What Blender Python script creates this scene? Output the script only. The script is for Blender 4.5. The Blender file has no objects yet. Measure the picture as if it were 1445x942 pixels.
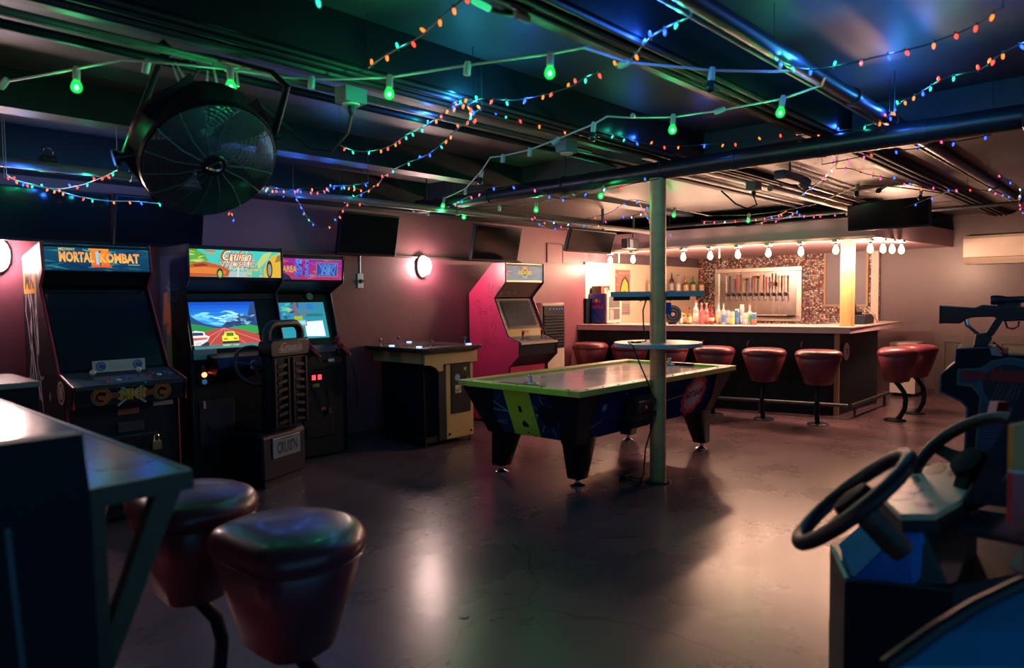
import bpy, bmesh, math, random
from mathutils import Vector, Matrix

random.seed(7)
SC = bpy.context.scene
COL = SC.collection
PI = math.pi

# ------------------------------------------------------------------ camera
F_PX, PITCH, YAW, ROLL, EYE = 998.4, 0.049713, 0.748827, -0.0104875, 1.43
_rz = Matrix(((math.cos(ROLL), -math.sin(ROLL), 0), (math.sin(ROLL), math.cos(ROLL), 0), (0, 0, 1)))
_rx = Matrix(((1, 0, 0), (0, math.cos(PITCH), -math.sin(PITCH)), (0, math.sin(PITCH), math.cos(PITCH))))
_s, _c = math.sin(YAW), math.cos(YAW)
CAMM = _rz @ _rx @ Matrix(((_s, -_c, 0), (0, 0, -1), (_c, _s, 0)))   # rows: right, down, forward
cam = bpy.data.cameras.new('camera')
cam_o = bpy.data.objects.new('camera', cam)
COL.objects.link(cam_o)
_r, _d, _f = CAMM[0], CAMM[1], CAMM[2]
cam_o.matrix_world = Matrix(((_r[0], -_d[0], -_f[0], 0), (_r[1], -_d[1], -_f[1], 0), (_r[2], -_d[2], -_f[2], EYE), (0, 0, 0, 1)))
cam.sensor_fit = 'HORIZONTAL'
cam.sensor_width = 36
cam.lens = F_PX / 1445 * 36
cam.clip_start = 0.05
cam.clip_end = 60
cam.dof.use_dof = True
cam.dof.focus_distance = 6.8
cam.dof.aperture_fstop = 2.0
SC.camera = cam_o

# ------------------------------------------------------------------ world, exposure
W = bpy.data.worlds.new('world')
SC.world = W
W.use_nodes = True
W.node_tree.nodes['Background'].inputs[0].default_value = (0.11, 0.48, 0.84, 1)
W.node_tree.nodes['Background'].inputs[1].default_value = 0.46
SC.view_settings.view_transform = 'Standard'
SC.view_settings.look = 'None'
SC.view_settings.exposure = 0.35
SC.view_settings.gamma = 1
SC.view_settings.use_curve_mapping = False
SC.cycles.max_bounces = 6
SC.cycles.diffuse_bounces = 3
SC.cycles.glossy_bounces = 4
SC.cycles.transmission_bounces = 6
SC.cycles.transparent_max_bounces = 8
SC.cycles.use_denoising = True
SC.cycles.sample_clamp_indirect = 3.0
SC.cycles.caustics_reflective = False
SC.cycles.caustics_refractive = False

SCONCE_W, BULB_W, GREEN_W = 34.0, 29.0, 2.2
WARM = (1.0, 0.56, 0.37)
SCONCE_C = (1.0, 0.62, 0.60)

# ------------------------------------------------------------------ pixel -> place helpers (used for measuring positions)
def ray(px, py):
    return CAMM.transposed() @ Vector(((px - 722.5) / F_PX, (py - 471) / F_PX, 1.0))
def aZ(px, py, z):
    d = ray(px, py); t = (z - EYE) / d.z
    return Vector((d.x * t, d.y * t, z))
def aX(px, py, x):
    d = ray(px, py); t = x / d.x
    return Vector((x, d.y * t, EYE + d.z * t))
def aY(px, py, y):
    d = ray(px, py); t = y / d.y
    return Vector((d.x * t, y, EYE + d.z * t))
def aD(px, py, D):
    return Vector((0, 0, EYE)) + ray(px, py) * D

# ------------------------------------------------------------------ materials
def S(r, g, b):
    f = lambda c: (c / 255 / 12.92) if c / 255 <= 0.04045 else ((c / 255 + 0.055) / 1.055) ** 2.4
    return (f(r), f(g), f(b))

MATS = {}
def M(name, col=(.5, .5, .5), rough=.5, metal=0., noise=.12, scale=12., bump=0., bscale=None, emit=None, estr=0., spec=.5, coat=0., trans=0., rnoise=.08, stretch=None):
    if name in MATS:
        return MATS[name]
    m = bpy.data.materials.new(name)
    MATS[name] = m
    m.use_nodes = True
    nt = m.node_tree
    b = nt.nodes['Principled BSDF']
    b.inputs['Roughness'].default_value = rough
    b.inputs['Metallic'].default_value = metal
    b.inputs['Specular IOR Level'].default_value = spec
    b.inputs['Coat Weight'].default_value = coat
    b.inputs['Coat Roughness'].default_value = .1
    b.inputs['Transmission Weight'].default_value = trans
    tc = nt.nodes.new('ShaderNodeTexCoord')
    src = tc.outputs['Object']
    if stretch:
        mp = nt.nodes.new('ShaderNodeMapping')
        mp.inputs['Scale'].default_value = stretch
        nt.links.new(src, mp.inputs['Vector']); src = mp.outputs['Vector']
    if noise or bump:
        n = nt.nodes.new('ShaderNodeTexNoise')
        n.inputs['Scale'].default_value = scale
        n.inputs['Detail'].default_value = 5
        nt.links.new(src, n.inputs['Vector'])
        mx = nt.nodes.new('ShaderNodeMix'); mx.data_type = 'RGBA'
        mx.inputs['A'].default_value = (*[max(0, c * (1 - noise * 1.6)) for c in col], 1)
        mx.inputs['B'].default_value = (*[min(1, c * (1 + noise * 1.6)) for c in col], 1)
        nt.links.new(n.outputs['Fac'], mx.inputs['Factor'])
        nt.links.new(mx.outputs['Result'], b.inputs['Base Color'])
        if rnoise:
            mr = nt.nodes.new('ShaderNodeMapRange')
            mr.inputs['To Min'].default_value = max(.02, rough - rnoise)
            mr.inputs['To Max'].default_value = min(1, rough + rnoise)
            nt.links.new(n.outputs['Fac'], mr.inputs['Value'])
            nt.links.new(mr.outputs['Result'], b.inputs['Roughness'])
        if bump:
            n2 = nt.nodes.new('ShaderNodeTexNoise')
            n2.inputs['Scale'].default_value = bscale or scale * 4
            n2.inputs['Detail'].default_value = 4
            nt.links.new(src, n2.inputs['Vector'])
            bp = nt.nodes.new('ShaderNodeBump')
            bp.inputs['Strength'].default_value = bump
            bp.inputs['Distance'].default_value = .01
            nt.links.new(n2.outputs['Fac'], bp.inputs['Height'])
            nt.links.new(bp.outputs['Normal'], b.inputs['Normal'])
    else:
        b.inputs['Base Color'].default_value = (*col, 1)
    if emit:
        b.inputs['Emission Color'].default_value = (*emit, 1)
        b.inputs['Emission Strength'].default_value = estr
    return m

def print_mat(name, rough=.35, strength=0., coat=0., spec=.5):
    """flat print: the ink colours come from the colour attribute of the printed face"""
    if name in MATS:
        return MATS[name]
    m = bpy.data.materials.new(name); MATS[name] = m
    m.use_nodes = True
    nt = m.node_tree; b = nt.nodes['Principled BSDF']
    a = nt.nodes.new('ShaderNodeAttribute'); a.attribute_name = 'Col'
    b.inputs['Roughness'].default_value = rough
    b.inputs['Coat Weight'].default_value = coat
    b.inputs['Specular IOR Level'].default_value = spec
    if strength:
        nt.links.new(a.outputs['Color'], b.inputs['Emission Color'])
        b.inputs['Emission Strength'].default_value = strength
        b.inputs['Base Color'].default_value = (.02, .02, .02, 1)
        b.inputs['Specular IOR Level'].default_value = .12
    else:
        nt.links.new(a.outputs['Color'], b.inputs['Base Color'])
    return m

# ------------------------------------------------------------------ mesh builder
class MB:
    def __init__(s):
        s.v, s.f, s.m, s.c = [], [], [], []
    def add(s, vs, fs, mi=0, col=None):
        o = len(s.v)
        s.v += [tuple(v) for v in vs]
        for f in fs:
            s.f.append([i + o for i in f]); s.m.append(mi); s.c.append(col or (1, 1, 1))
        return s
    def box(s, x0, x1, y0, y1, z0, z1, mi=0):
        vs = [(x, y, z) for z in (z0, z1) for y in (y0, y1) for x in (x0, x1)]
        return s.add(vs, [(0, 2, 3, 1), (4, 5, 7, 6), (0, 1, 5, 4), (2, 6, 7, 3), (0, 4, 6, 2), (1, 3, 7, 5)], mi)
    def prism(s, poly, ax, a, b, mi=0):
        n = len(poly)
        def p(q, t):
            return (t, q[0], q[1]) if ax == 'x' else (q[0], t, q[1]) if ax == 'y' else (q[0], q[1], t)
        vs = [p(q, a) for q in poly] + [p(q, b) for q in poly]
        fs = [list(range(n))[::-1], list(range(n, 2 * n))] + [(i, (i + 1) % n, n + (i + 1) % n, n + i) for i in range(n)]
        return s.add(vs, fs, mi)
    def loft(s, rings, cap=True, mi=0, closed=True):
        n = len(rings[0]); vs = [p for r in rings for p in r]; fs = []
        for k in range(len(rings) - 1):
            for i in range(n if closed else n - 1):
                j = (i + 1) % n
                fs.append((k * n + i, k * n + j, (k + 1) * n + j, (k + 1) * n + i))
        if cap:
            fs.append(list(range(n))[::-1]); fs.append([(len(rings) - 1) * n + i for i in range(n)])
        return s.add(vs, fs, mi)
    def tube(s, pts, r, n=8, loop=False, mi=0):
        pts = [Vector(p) for p in pts]; N = len(pts); rings = []; prev = None
        rr = r if isinstance(r, (list, tuple)) else [r] * N
        for i in range(N):
            a = pts[(i - 1) % N] if (loop or i > 0) else pts[i]
            b = pts[(i + 1) % N] if (loop or i < N - 1) else pts[i]
            t = (b - a).normalized()
            if prev is None:
                up = Vector((0, 0, 1)) if abs(t.z) < .9 else Vector((1, 0, 0))
                x = t.cross(up).normalized()
            else:
                x = (prev - t * prev.dot(t)).normalized()
            prev = x; y = t.cross(x)
            rings.append([pts[i] + (x * math.cos(2 * PI * k / n) + y * math.sin(2 * PI * k / n)) * rr[i] for k in range(n)])
        if loop:
            rings.append(rings[0])
            return s.loft(rings, False, mi)
        return s.loft(rings, True, mi)
    def lathe(s, prof, n=20, c=(0, 0, 0), ax=None, mi=0):
        rings = []
        A = Matrix.Identity(3)
        if ax is not None:
            A = Vector((0, 0, 1)).rotation_difference(Vector(ax)).to_matrix()
        for r, z in prof:
            r = max(r, 1e-4)
            rings.append([Vector(c) + A @ Vector((r * math.cos(2 * PI * k / n), r * math.sin(2 * PI * k / n), z)) for k in range(n)])
        return s.loft(rings, True, mi)
    def cyl(s, p, q, r, n=12, mi=0):
        return s.tube([p, q], r, n, mi=mi)
    def hull(s, pts, mi=0):
        bm = bmesh.new()
        for p in pts: bm.verts.new(p)
        bmesh.ops.convex_hull(bm, input=bm.verts)
        bm.verts.index_update()
        vs = [v.co.copy() for v in bm.verts]
        fs = [[v.index for v in f.verts] for f in bm.faces]
        bm.free()
        return s.add(vs, fs, mi)
    def xf(s, mat):
        s.v = [tuple(mat @ Vector(v)) for v in s.v]; return s
    def mesh(s, name, mats, smooth=True, color=False, recalc=True, angle=38):
        me = bpy.data.meshes.new(name)
        me.from_pydata(s.v, [], s.f)
        for m in (mats if isinstance(mats, (list, tuple)) else [mats]): me.materials.append(m)
        me.polygons.foreach_set('material_index', s.m)
        if color:
            ca = me.color_attributes.new('Col', 'FLOAT_COLOR', 'CORNER')
            vals = []
            for p, c in zip(me.polygons, s.c):
                for _ in range(p.loop_total): vals += [c[0], c[1], c[2], 1]
            ca.data.foreach_set('color', vals)
        if recalc:
            bm = bmesh.new(); bm.from_mesh(me)
            bmesh.ops.recalc_face_normals(bm, faces=bm.faces)
            bm.to_mesh(me); bm.free()
        me.polygons.foreach_set('use_smooth', [smooth] * len(me.polygons))
        if smooth: me.set_sharp_from_angle(angle=math.radians(angle))
        me.update()
        return me
    def build(s, name, mats, parent=None, smooth=True, label=None, kind=None, bevel=0., color=False, recalc=True, angle=38, w=False):
        if w and parent:                                  # shape was laid out in room coordinates
            p, off = parent, Vector((0, 0, 0))
            while p: off += p.location; p = p.parent
            s.xf(Matrix.Translation(-off))
        o = bpy.data.objects.new(name, s.mesh(name, mats, smooth, color, recalc, angle))
        COL.objects.link(o)
        if parent: o.parent = parent
        if label: o['label'] = label
        if kind: o['kind'] = kind
        if bevel:
            md = o.modifiers.new('bevel', 'BEVEL'); md.width = bevel; md.segments = 2; md.limit_method = 'ANGLE'
            md.angle_limit = math.radians(40)
        return o

def thing(name, label, cat, loc=(0, 0, 0), rz=0., group=None):
    o = bpy.data.objects.new(name, None)
    COL.objects.link(o)
    o.empty_display_size = .1
    o.location = loc; o.rotation_euler = (0, 0, rz)
    o['label'] = label; o['category'] = cat
    if group: o['group'] = group
    return o
def tag(o, label, cat, group=None):
    o['label'] = label; o['category'] = cat
    if group: o['group'] = group
    return o
def struct(o):
    o['kind'] = 'structure'; return o
def copy_tree(o, parent=None):
    kids = list(o.children)
    c = o.copy(); COL.objects.link(c); c.parent = parent
    for k in kids: copy_tree(k, c)
    return c
def piece(me, name, parent, loc=(0, 0, 0), rot=None, label=None):
    o = bpy.data.objects.new(name, me); COL.objects.link(o); o.parent = parent; o.location = loc
    if rot is not None: o.rotation_euler = rot
    if label: o['label'] = label
    return o

# ------------------------------------------------------------------ flat print
_TXT = {}
def glyphs(s, bold=0., shear=0.):
    k = (s, bold, shear)
    if k not in _TXT:
        cu = bpy.data.curves.new('t', 'FONT'); cu.body = s; cu.offset = bold; cu.shear = shear; cu.resolution_u = 2
        ob = bpy.data.objects.new('t', cu)
        me = bpy.data.meshes.new_from_object(ob)
        vs = [(v.co.x, v.co.y) for v in me.vertices]; fs = [list(p.vertices) for p in me.polygons]
        bpy.data.objects.remove(ob); bpy.data.meshes.remove(me); bpy.data.curves.remove(cu)
        x0 = min(v[0] for v in vs); x1 = max(v[0] for v in vs); y0 = min(v[1] for v in vs); y1 = max(v[1] for v in vs)
        _TXT[k] = ([((x - x0) / (x1 - x0), (y - y0) / (y1 - y0)) for x, y in vs], fs)
    return _TXT[k]

class Art:
    """printed sheet: 2-D shapes laid in the plane O + a*U + b*V, ink layers a hair apart"""
    def __init__(s, O, U, V, step=.0006):
        s.O, s.U, s.V = Vector(O), Vector(U).normalized(), Vector(V).normalized()
        s.N = s.U.cross(s.V); s.mb = MB(); s.step = step
    def P(s, x, y, l): return s.O + s.U * x + s.V * y + s.N * (s.step * (l + 1))
    def poly(s, pts, col, l=0):
        s.mb.add([s.P(x, y, l) for x, y in pts], [list(range(len(pts)))], 0, col); return s
    def rect(s, x0, y0, x1, y1, col, l=0): return s.poly([(x0, y0), (x1, y0), (x1, y1), (x0, y1)], col, l)
    def grad(s, x0, y0, x1, y1, ca, cb, l=0, n=8):
        for i in range(n):
            t = (i + .5) / n
            s.rect(x0, y0 + (y1 - y0) * i / n, x1, y0 + (y1 - y0) * (i + 1) / n, [a + (b - a) * t for a, b in zip(ca, cb)], l)
        return s
    def disc(s, cx, cy, rx, col, l=0, ry=None, n=24, a0=0, a1=2 * PI):
        ry = ry or rx
        pts = [(cx + rx * math.cos(a0 + (a1 - a0) * k / n), cy + ry * math.sin(a0 + (a1 - a0) * k / n)) for k in range(n + (1 if a1 - a0 < 6.2 else 0))]
        return s.poly(pts, col, l)
    def ring(s, cx, cy, r0, r1, col, l=0, n=24, a0=0, a1=2 * PI):
        for k in range(n):
            a, b = a0 + (a1 - a0) * k / n, a0 + (a1 - a0) * (k + 1) / n
            s.poly([(cx + r0 * math.cos(a), cy + r0 * math.sin(a)), (cx + r1 * math.cos(a), cy + r1 * math.sin(a)), (cx + r1 * math.cos(b), cy + r1 * math.sin(b)), (cx + r0 * math.cos(b), cy + r0 * math.sin(b))], col, l)
        return s
    def line(s, pts, w, col, l=0):
        for (xa, ya), (xb, yb) in zip(pts, pts[1:]):
            dx, dy = xb - xa, yb - ya; L = math.hypot(dx, dy) or 1e-6; nx, ny = -dy / L * w / 2, dx / L * w / 2
            s.poly([(xa - nx, ya - ny), (xb - nx, yb - ny), (xb + nx, yb + ny), (xa + nx, ya + ny)], col, l)
        return s
    def text(s, t, x0, y0, x1, y1, col, l=0, bold=0., shear=0., slope=0.):
        vs, fs = glyphs(t, bold, shear)
        c2 = col if isinstance(col[0], (tuple, list)) else (col, col)
        P = [(x0 + (x1 - x0) * u, y0 + (y1 - y0) * v + slope * (x1 - x0) * u) for u, v in vs]
        for f in fs:
            t_ = sum(vs[i][1] for i in f) / len(f)
            s.mb.add([s.P(*P[i], l) for i in f], [list(range(len(f)))], 0, [a + (b - a) * t_ for a, b in zip(*c2)])
        return s
    def build(s, name, parent, mat=None, label=None, w=False):
        return s.mb.build(name, mat or print_mat('print'), parent, smooth=False, color=True, recalc=False, label=label, w=w)

X, Y, Z = Vector((1, 0, 0)), Vector((0, 1, 0)), Vector((0, 0, 1))
def rot_to(v): return Z.rotation_difference(Vector(v)).to_matrix().to_4x4()
def arc(c, r, a0, a1, n, u=X, v=Z): return [Vector(c) + (u * math.cos(a0 + (a1 - a0) * k / n) + v * math.sin(a0 + (a1 - a0) * k / n)) * r for k in range(n + 1)]
def rrect(x0, x1, y0, y1, r, n=4):
    P = []
    for cx, cy, a in ((x1 - r, y1 - r, 0), (x0 + r, y1 - r, PI / 2), (x0 + r, y0 + r, PI), (x1 - r, y0 + r, 1.5 * PI)):
        P += [(cx + r * math.cos(a + PI / 2 * k / n), cy + r * math.sin(a + PI / 2 * k / n)) for k in range(n + 1)]
    return P
def lamp(name, loc, watt, col, parent, r=.03):
    l = bpy.data.lights.new(name, 'POINT'); l.energy = watt; l.color = col; l.shadow_soft_size = r
    o = bpy.data.objects.new(name, l); COL.objects.link(o); o.location = loc; o.parent = parent
    return o

# common materials
BLACK = M('black_paint', (.004, .008, .016), .45, spec=.3, noise=.3, scale=30)
BLACKP = M('black_plastic', (.004, .008, .016), .40, spec=.22, noise=.2, scale=40)
DKNAVY = M('navy_laminate', (.005, .010, .024), .42, spec=.3, noise=.2)
STEEL = M('brushed_steel', (.55, .54, .52), .28, 1., noise=.08, scale=6, stretch=(1, 1, 14))
CHROME = M('chrome', (.75, .75, .77), .12, 1., noise=.04)
DARKSTEEL = M('dark_steel', (.09, .09, .10), .38, .8, noise=.15)
REDVINYL = M('red_vinyl', (.15, .022, .038), .36, noise=.14, scale=5, bump=.06, bscale=160, coat=.15)
WHITEP = M('white_plastic', (.62, .60, .55), .4, noise=.05)
RUBBER = M('black_rubber', (.005, .008, .014), .5, spec=.4, noise=.1)
GREYPIPE = M('grey_pipe', (.13, .125, .13), .5, noise=.18, scale=9)

# ================================================================== the room
CEIL = 2.68
XF, YB = 11.42, 6.12            # far wall, back wall

def concrete():
    m = bpy.data.materials.new('polished_concrete'); m.use_nodes = True
    nt = m.node_tree; b = nt.nodes['Principled BSDF']; N = nt.nodes.new; L = nt.links.new
    tc = N('ShaderNodeTexCoord')
    n1 = N('ShaderNodeTexNoise'); n1.inputs['Scale'].default_value = .9; n1.inputs['Detail'].default_value = 7; n1.inputs['Roughness'].default_value = .62
    n2 = N('ShaderNodeTexNoise'); n2.inputs['Scale'].default_value = 9; n2.inputs['Detail'].default_value = 6
    for n in (n1, n2): L(tc.outputs['Object'], n.inputs['Vector'])
    r = N('ShaderNodeValToRGB')
    r.color_ramp.elements[0].position = .3; r.color_ramp.elements[0].color = (.062, .040, .051, 1)
    r.color_ramp.elements[1].position = .72; r.color_ramp.elements[1].color = (.148, .080, .100, 1)
    L(n1.outputs['Fac'], r.inputs['Fac'])
    mx = N('ShaderNodeMix'); mx.data_type = 'RGBA'; mx.blend_type = 'OVERLAY'; mx.inputs['Factor'].default_value = .3
    L(r.outputs['Color'], mx.inputs['A']); L(n2.outputs['Color'], mx.inputs['B'])
    # hairline cracks
    nd = N('ShaderNodeTexNoise'); nd.inputs['Scale'].default_value = 1.6; nd.inputs['Detail'].default_value = 4
    L(tc.outputs['Object'], nd.inputs['Vector'])
    ad = N('ShaderNodeMix'); ad.data_type = 'RGBA'; ad.blend_type = 'LINEAR_LIGHT'; ad.inputs['Factor'].default_value = .22
    L(tc.outputs['Object'], ad.inputs['A']); L(nd.outputs['Color'], ad.inputs['B'])
    vo = N('ShaderNodeTexVoronoi'); vo.feature = 'DISTANCE_TO_EDGE'; vo.inputs['Scale'].default_value = .34
    L(ad.outputs['Result'], vo.inputs['Vector'])
    cr = N('ShaderNodeMapRange'); cr.inputs['From Min'].default_value = .0008; cr.inputs['From Max'].default_value = .0035; cr.inputs['To Min'].default_value = .45
    L(vo.outputs['Distance'], cr.inputs['Value'])
    mu = N('ShaderNodeMix'); mu.data_type = 'RGBA'; mu.blend_type = 'MULTIPLY'; mu.inputs['Factor'].default_value = 1
    L(mx.outputs['Result'], mu.inputs['A']); L(cr.outputs['Result'], mu.inputs['B'])
    L(mu.outputs['Result'], b.inputs['Base Color'])
    mr = N('ShaderNodeMapRange'); mr.inputs['To Min'].default_value = .16; mr.inputs['To Max'].default_value = .40
    L(n1.outputs['Fac'], mr.inputs['Value']); L(mr.outputs['Result'], b.inputs['Roughness'])
    bp = N('ShaderNodeBump'); bp.inputs['Strength'].default_value = .10; bp.inputs['Distance'].default_value = .01
    L(n2.outputs['Fac'], bp.inputs['Height']); L(bp.outputs['Normal'], b.inputs['Normal'])
    b.inputs['Specular IOR Level'].default_value = .36
    return m

def caps_wall():
    """wall covered with small printed caps and labels in crooked rows"""
    m = bpy.data.materials.new('cap_covered_wall'); m.use_nodes = True
    nt = m.node_tree; b = nt.nodes['Principled BSDF']; N = nt.nodes.new; L = nt.links.new
    tc = N('ShaderNodeTexCoord')
    mp = N('ShaderNodeMapping'); mp.inputs['Rotation'].default_value = (0, PI / 2, PI / 2)
    L(tc.outputs['Object'], mp.inputs['Vector'])
    vo = N('ShaderNodeTexVoronoi'); vo.inputs['Scale'].default_value = 34; vo.inputs['Randomness'].default_value = .55
    L(mp.outputs['Vector'], vo.inputs['Vector'])
    sp = N('ShaderNodeSeparateColor'); L(vo.outputs['Color'], sp.inputs['Color'])
    r = N('ShaderNodeValToRGB'); r.color_ramp.interpolation = 'CONSTANT'
    e = r.color_ramp.elements
    e[0].position = 0; e[0].color = (.66, .50, .42, 1)
    e[1].position = .27; e[1].color = (.34, .04, .05, 1)
    for p, c in ((.42, (.30, .09, .075)), (.53, (.72, .66, .6)), (.70, (.20, .09, .05)), (.80, (.45, .25, .2)), (.88, (.05, .06, .12)), (.94, (.8, .7, .6))):
        k = e.new(p); k.color = (*c, 1)
    L(sp.outputs['Red'], r.inputs['Fac'])
    dk = N('ShaderNodeMapRange'); dk.inputs['From Min'].default_value = .30; dk.inputs['From Max'].default_value = .52; dk.inputs['To Min'].default_value = 1; dk.inputs['To Max'].default_value = .25
    L(vo.outputs['Distance'], dk.inputs['Value'])
    mu = N('ShaderNodeMix'); mu.data_type = 'RGBA'; mu.blend_type = 'MULTIPLY'; mu.inputs['Factor'].default_value = 1
    L(r.outputs['Color'], mu.inputs['A']); L(dk.outputs['Result'], mu.inputs['B'])
    L(mu.outputs['Result'], b.inputs['Base Color'])
    b.inputs['Roughness'].default_value = .3; b.inputs['Metallic'].default_value = .15
    bp = N('ShaderNodeBump'); bp.inputs['Strength'].default_value = .6; bp.inputs['Distance'].default_value = .01; bp.invert = True
    L(vo.outputs['Distance'], bp.inputs['Height']); L(bp.outputs['Normal'], b.inputs['Normal'])
    return m

PINKW = M('maroon_wall_paint', (.165, .048, .072), .45, noise=.16, scale=2.2, bump=.12, bscale=26)
PINKU = M('upper_wall_paint', (.17, .062, .082), .5, noise=.12, scale=2, bump=.06, bscale=30)
CREAM = M('cream_wall_paint', (.72, .58, .42), .5, noise=.06, scale=2)
PURPG = M('mauve_wall_paint', (.090, .055, .062), .36, noise=.20, scale=1.6, bump=.08, bscale=22)
CEILM = M('painted_plywood_ceiling', (.070, .062, .064), .5, spec=.25, noise=.35, scale=1.4, bump=.10, bscale=12, stretch=(1, 3, 1))
BEAMM = M('dark_painted_beam', (.009, .012, .018), .5, spec=.3, noise=.3, scale=6)
TRIMD = M('dark_trim', (.05, .025, .03), .45, noise=.2)

struct(MB().box(-3.6, XF + .3, -2.6, YB + .4, -.12, 0).build('floor', concrete(), smooth=False))
struct(MB().box(-3.6, XF + .3, -2.6, YB + .4, CEIL, CEIL + .12).build('ceiling', CEILM, smooth=False))
struct(MB().box(5.05, XF, -2.4, YB, 2.52, CEIL + .01).build('ceiling', CEILM, smooth=False))
struct(MB().box(-3.6, 8.12, YB, YB + .25, 1.9, CEIL).build('wall_back', PINKU, smooth=False))
struct(MB().box(-3.6, 8.10, YB - .03, YB + .25, 0, 1.9).build('wall_back', PINKW, smooth=False))
struct(MB().box(8.12, XF, YB, YB + .25, 1.94, CEIL).build('wall_back', M('grey_mauve_band', (.13, .10, .12), .45, noise=.15), smooth=False))
struct(MB().box(8.10, XF, YB - .03, YB + .25, 0, 1.94).build('wall_back', CREAM, smooth=False))
struct(MB().box(XF, XF + .25, -2.6, YB + .25, 0, CEIL).build('wall_right', PURPG, smooth=False))
struct(MB().box(-3.6, 8.10, YB - .045, YB - .028, 1.885, 1.905).build('trim_1', TRIMD, smooth=False))
struct(MB().box(-3.6, 8.4, 5.92, YB + .01, 2.36, CEIL - .002).build('trim_2', BEAMM, smooth=False))
struct(MB().box(-3.6, 8.05, YB - .05, YB - .028, 0, .09).build('baseboard_back', TRIMD, smooth=False))
struct(MB().box(XF - .02, XF + .01, -2.6, 2.9, 0, .09).build('baseboard_right', TRIMD, smooth=False))
# cap-covered panel behind the bar
struct(MB().box(XF - .035, XF + .01, 3.15, YB - .032, .9, 2.09).build('wall_right', caps_wall(), smooth=False))
struct(MB().box(-3.6, -3.4, -2.6, YB + .25, 0, CEIL).build('wall_left', PINKW, smooth=False))
struct(MB().box(3.2, XF + .25, -2.6, -2.4, 0, CEIL).build('wall_front', PURPG, smooth=False))
# access panel in the upper wall
hp = thing('access_hatch', 'flat painted hatch with thin dark outline high on the pink wall', 'hatch', (7.45, YB, 2.02))
f_ = MB()
for a in ((-.17, .17, .14, .15), (-.17, .17, -.15, -.14)): f_.box(a[0], a[1], -.014, .002, a[2], a[3])
for a in ((-.17, -.16), (.16, .17)): f_.box(a[0], a[1], -.014, .002, -.14, .14)
f_.build('frame', TRIMD, hp, smooth=False); MB().box(-.158, .158, -.008, .002, -.138, .138).build('hatch_panel', PINKU, hp, smooth=False)
# old panelled door low on the far wall
DOORM = M('brown_door_paint', (.06, .045, .042), .45, noise=.2)
dr = MB().box(XF - .03, XF + .01, 1.05, 2.42, 0, .86).build('door_1', DOORM, smooth=False); struct(dr)
for y0, y1 in ((1.12, 1.66), (1.76, 2.32)):
    q = MB()
    for z0, z1 in ((.10, .13), (.76, .79)): q.box(XF - .05, XF - .025, y0, y1, z0, z1)
    for a in ((y0, y0 + .03), (y1 - .03, y1)): q.box(XF - .05, XF - .025, a[0], a[1], .13, .76)
    q.build('door_moulding', DOORM, dr, smooth=False)

# ------------------------------------------------------------------ ceiling joists
def beam(n, y0, y1, z0):
    struct(MB().box(-3.6, XF, y0, y1, z0, CEIL - .003).build(n, BEAMM, smooth=False))
beam('trim_3', 2.66, 2.96, 2.475)
beam('trim_4', 1.58, 1.80, 2.475)
beam('trim_5', 4.55, 4.72, 2.475)
beam('trim_6', .15, .36, 2.475)

# ------------------------------------------------------------------ pipes
def pipe(label, pts, r, mat, n=16, name='ceiling_pipe', bands=(), brad=.008, bmat=None, hang=()):
    loc = Vector(pts[0])
    t = thing(name, label, 'pipe', loc)
    MB().tube(pts, r, n).build('pipe_run', mat, t, w=True)
    a, b = Vector(pts[0]), Vector(pts[-1])
    for k in bands:
        c = a.lerp(b, k); d = (b - a).normalized() * .022
        MB().cyl(c - d, c + d, r + brad, n).build('coupling', bmat or mat, t, w=True)
    for k in hang:
        c = a.lerp(b, k)
        h = MB().tube([c + Vector((0, 0, r + .005)), (c.x, c.y, CEIL - .004)], .007, 6)
        h.tube(arc(c, r + .006, 0, 2 * PI, 16, Z, (b - a).normalized().cross(Z))[:-1], .006, 5, loop=True)
        h.build('hanger', DARKSTEEL, t, w=True)
    return t
pipe('thick black drain pipe crossing the whole ceiling above the steel column', [(4.75, 5.72, 2.388), (4.75, -1.2, 2.388)], .068, M('black_pipe', (.012, .014, .02), .36, noise=.25, scale=8), 24, bands=(.05, .15, .235, .325, .415, .50, .585, .67, .76), brad=.004, hang=(.02, .28, .74))
pipe('pair of slim light conduits along the beam over the hanging fan, front one', [(-2, 3.10, 2.49), (4.2, 3.10, 2.49)], .011, M('pale_conduit', (.20, .18, .17), .45, .1, noise=.2), 8, 'conduit')
pipe('pair of slim light conduits along the beam over the hanging fan, rear one', [(-2, 3.145, 2.49), (11.3, 3.145, 2.49)], .011, MATS['pale_conduit'], 8, 'conduit')
pipe('black pipe running behind the slim conduits from which the fan hangs', [(-2, 3.24, 2.48), (11.3, 3.24, 2.48)], .021, BEAMM, 10)
pipe('grey pipe with clamps running along the back wall above the game cabinets', [(-2, 5.33, 2.30), (8.32, 5.12, 2.30)], .03, GREYPIPE, 14, bands=(.19, .47, .66, .8), hang=(.19, .37, .66))
pipe('dark sprinkler pipe nearest the camera side, crossing above the thick black pipe', [(-2, 1.285, 2.50), (11.3, 1.285, 2.50)], .038, M('sprinkler_pipe', (.028, .03, .038), .4, .2, noise=.2), 16, bands=(.46, .515, .78), brad=.01, hang=(.515, .78))
pipe('thin tan conduit clipped along the side of the dark sprinkler pipe', [(-2, 1.335, 2.475), (11.3, 1.335, 2.475)], .009, M('tan_conduit', (.40, .30, .22), .45, noise=.15), 8, 'conduit')
for i, (y, z) in enumerate(((1.60, 2.462), (1.66, 2.462), (1.72, 2.462))):
    pipe('dark conduit under the middle ceiling beam, %s of three side by side' % ('first', 'second', 'third')[i], [(-2, y, z), (11.3, y, z)], .012, M('dark_conduit', (.016, .019, .026), .5, noise=.2), 8, 'conduit')
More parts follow.
